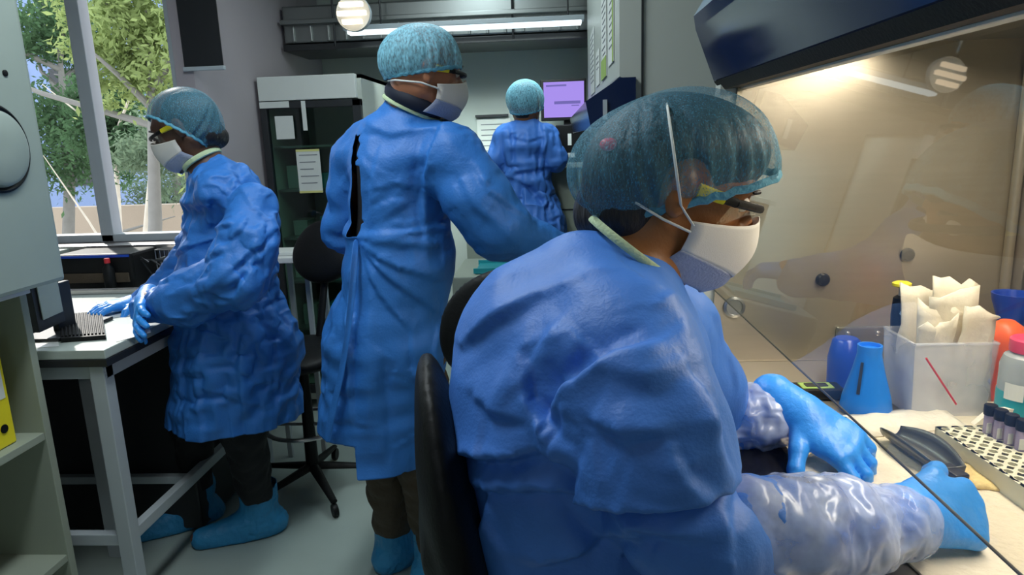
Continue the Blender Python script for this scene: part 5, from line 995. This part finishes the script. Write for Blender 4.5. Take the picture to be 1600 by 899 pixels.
# ------------------------------------------------------------------ outside the added window: stand-ins for the trees and building reflected in glass
struct('ground_outside', MB().box((-30, 3.3, -.6), (10, 40, -.5)), M['ground'])
tag(MB().box((-9, 11, -.5), (-3.0, 11.2, .62)).build('garden_wall', M['brick'], None), 'low buff garden wall outside under the trees', 'wall')
root = empty('far_building', (-9, 16, -.5), 'blue-grey stand-in for a reflected building far outside between the trees', 'building')
pt('block', MB().box((-13.6, 15, -.5), (-9.6, 19, 5.4)), M['render'], root)
for x in (-13.0, -11.9, -10.8):
    for z in (.8, 2.4, 4.0): pt('window', MB().box((x, 14.96, z), (x+.6, 15.0, z+.9)), M['dark_edge'], root)
def tree(name, base, top, r0, lean, crown, nleaf, lm, bm_, lb, ls=.11, seed=1, fork=True):
    rr = np.random.default_rng(seed); base = np.array(base, float); top = np.array(top, float); root = empty(name, base, lb, 'tree', 'stand-ins for reflected trees outside the window')
    b = MB(); mid = (base+top)/2+np.array(lean); b.tube([base, base*.6+mid*.4, mid, mid*.4+top*.6, top], [r0, r0*.85, r0*.7, r0*.5, r0*.25], 10)
    for k in range(6 if fork else 0):
        f = .45+.09*k; s_ = mid*(1-f)+top*f if f > .5 else base*(1-f)+mid*f; d = rr.normal(size=3)*[.8, .6, .3]+[0, 0, .8]; b.tube([s_, s_+d*.5, s_+d*1.1+rr.normal(size=3)*.1], [r0*.4, r0*.25, r0*.08], 8)
    pt('trunk', b, M[bm_], root, True)
    n = nleaf; V = []; F = []
    for (cx, cy, cz, rx, rz, w) in crown:
        m_ = int(n*w); d = rr.normal(size=(m_, 3)); d /= np.linalg.norm(d, axis=1)[:, None]; p = d*(rr.random(m_)**.45)[:, None]*[rx, rx*.7, rz]; clump = rr.normal(size=(26, 3))*[rx*.6, rx*.4, rz*.6]; ci = rr.integers(0, 26, m_); p = np.where((rr.random(m_) < .75)[:, None], clump[ci]+rr.normal(size=(m_, 3))*.16*max(rx, rz), p)
        p += [cx, cy, cz]; a = rr.normal(size=(m_, 3)); a /= np.linalg.norm(a, axis=1)[:, None]; c_ = rr.normal(size=(m_, 3)); c_ -= a*(a*c_).sum(1)[:, None]; c_ /= np.linalg.norm(c_, axis=1)[:, None]; s = ls*rr.uniform(.6, 1.3, m_)[:, None]
        q = np.stack([p-a*s, p+c_*s*.38, p+a*s, p-c_*s*.38], 1); o_ = len(V)*0
        V.append(q.reshape(-1, 3))
    V = np.concatenate(V); F = np.arange(len(V)).reshape(-1, 4); o = to_mesh('leaves', V, F, M[lm], None, 0, False); o.parent = root; o.matrix_parent_inverse = Matrix.Translation(root.location).inverted(); return root
def W(px, py, y): return P(px, py, y)
tree('garden_tree', W(205, 430, 5.4)*[1, 1, 0]+[0, 0, -.5], W(235, 60, 5.4), .075, (.05, 0, 0), [(*W(185, 20, 5.4), .40, .31, .4), (*W(262, 60, 5.4), .31, .5, .3), (*W(190, 110, 5.4), .25, .2, .2)], 9000, 'leaf_a', 'bark_dark', 'tall tree with lime leaves seen in the right half of the window', .034, 3)
tree('garden_tree', W(182, 430, 7.9)*[1, 1, 0]+[0, 0, -.5], W(178, 180, 7.9), .05, (0, 0, 0), [(*W(175, 170, 7.9), .36, .34, .6), (*W(195, 235, 7.9), .4, .22, .4)], 9000, 'leaf_b', 'bark', 'smaller dark green tree with a pale trunk in the middle of the window', .036, 4)
tree('garden_tree', W(205, 430, 6.8)*[1, 1, 0]+[0, 0, -.5], W(236, 250, 6.8), .045, (-.02, 0, 0), [(*W(245, 240, 6.8), .45, .25, 1.)], 3000, 'leaf_c', 'bark', 'slim pale leaning trunk with sparse leaves beside the green tree', .034, 5, False)
tree('garden_tree', W(100, 430, 9.5)*[1, 1, 0]+[0, 0, -.5], W(92, 70, 9.5), .10, (.1, 0, 0), [(*W(85, 50, 9.5), .8, .45, .45), (*W(90, 215, 9.4), .9, .6, .55)], 13000, 'leaf_b', 'bark_dark', 'dark dense tree filling the left pane of the window', .045, 6)
tree('garden_tree', W(285, 430, 13.0)*[1, 1, 0]+[0, 0, -.5], W(285, 100, 13.0), .10, (-.1, 0, 0), [(*W(270, 130, 13.0), .5, .8, .5), (*W(255, 300, 13.0), .9, .4, .5)], 9000, 'leaf_c', 'bark_dark', 'dull green tree at the right edge of the window behind the cap', .042, 7)
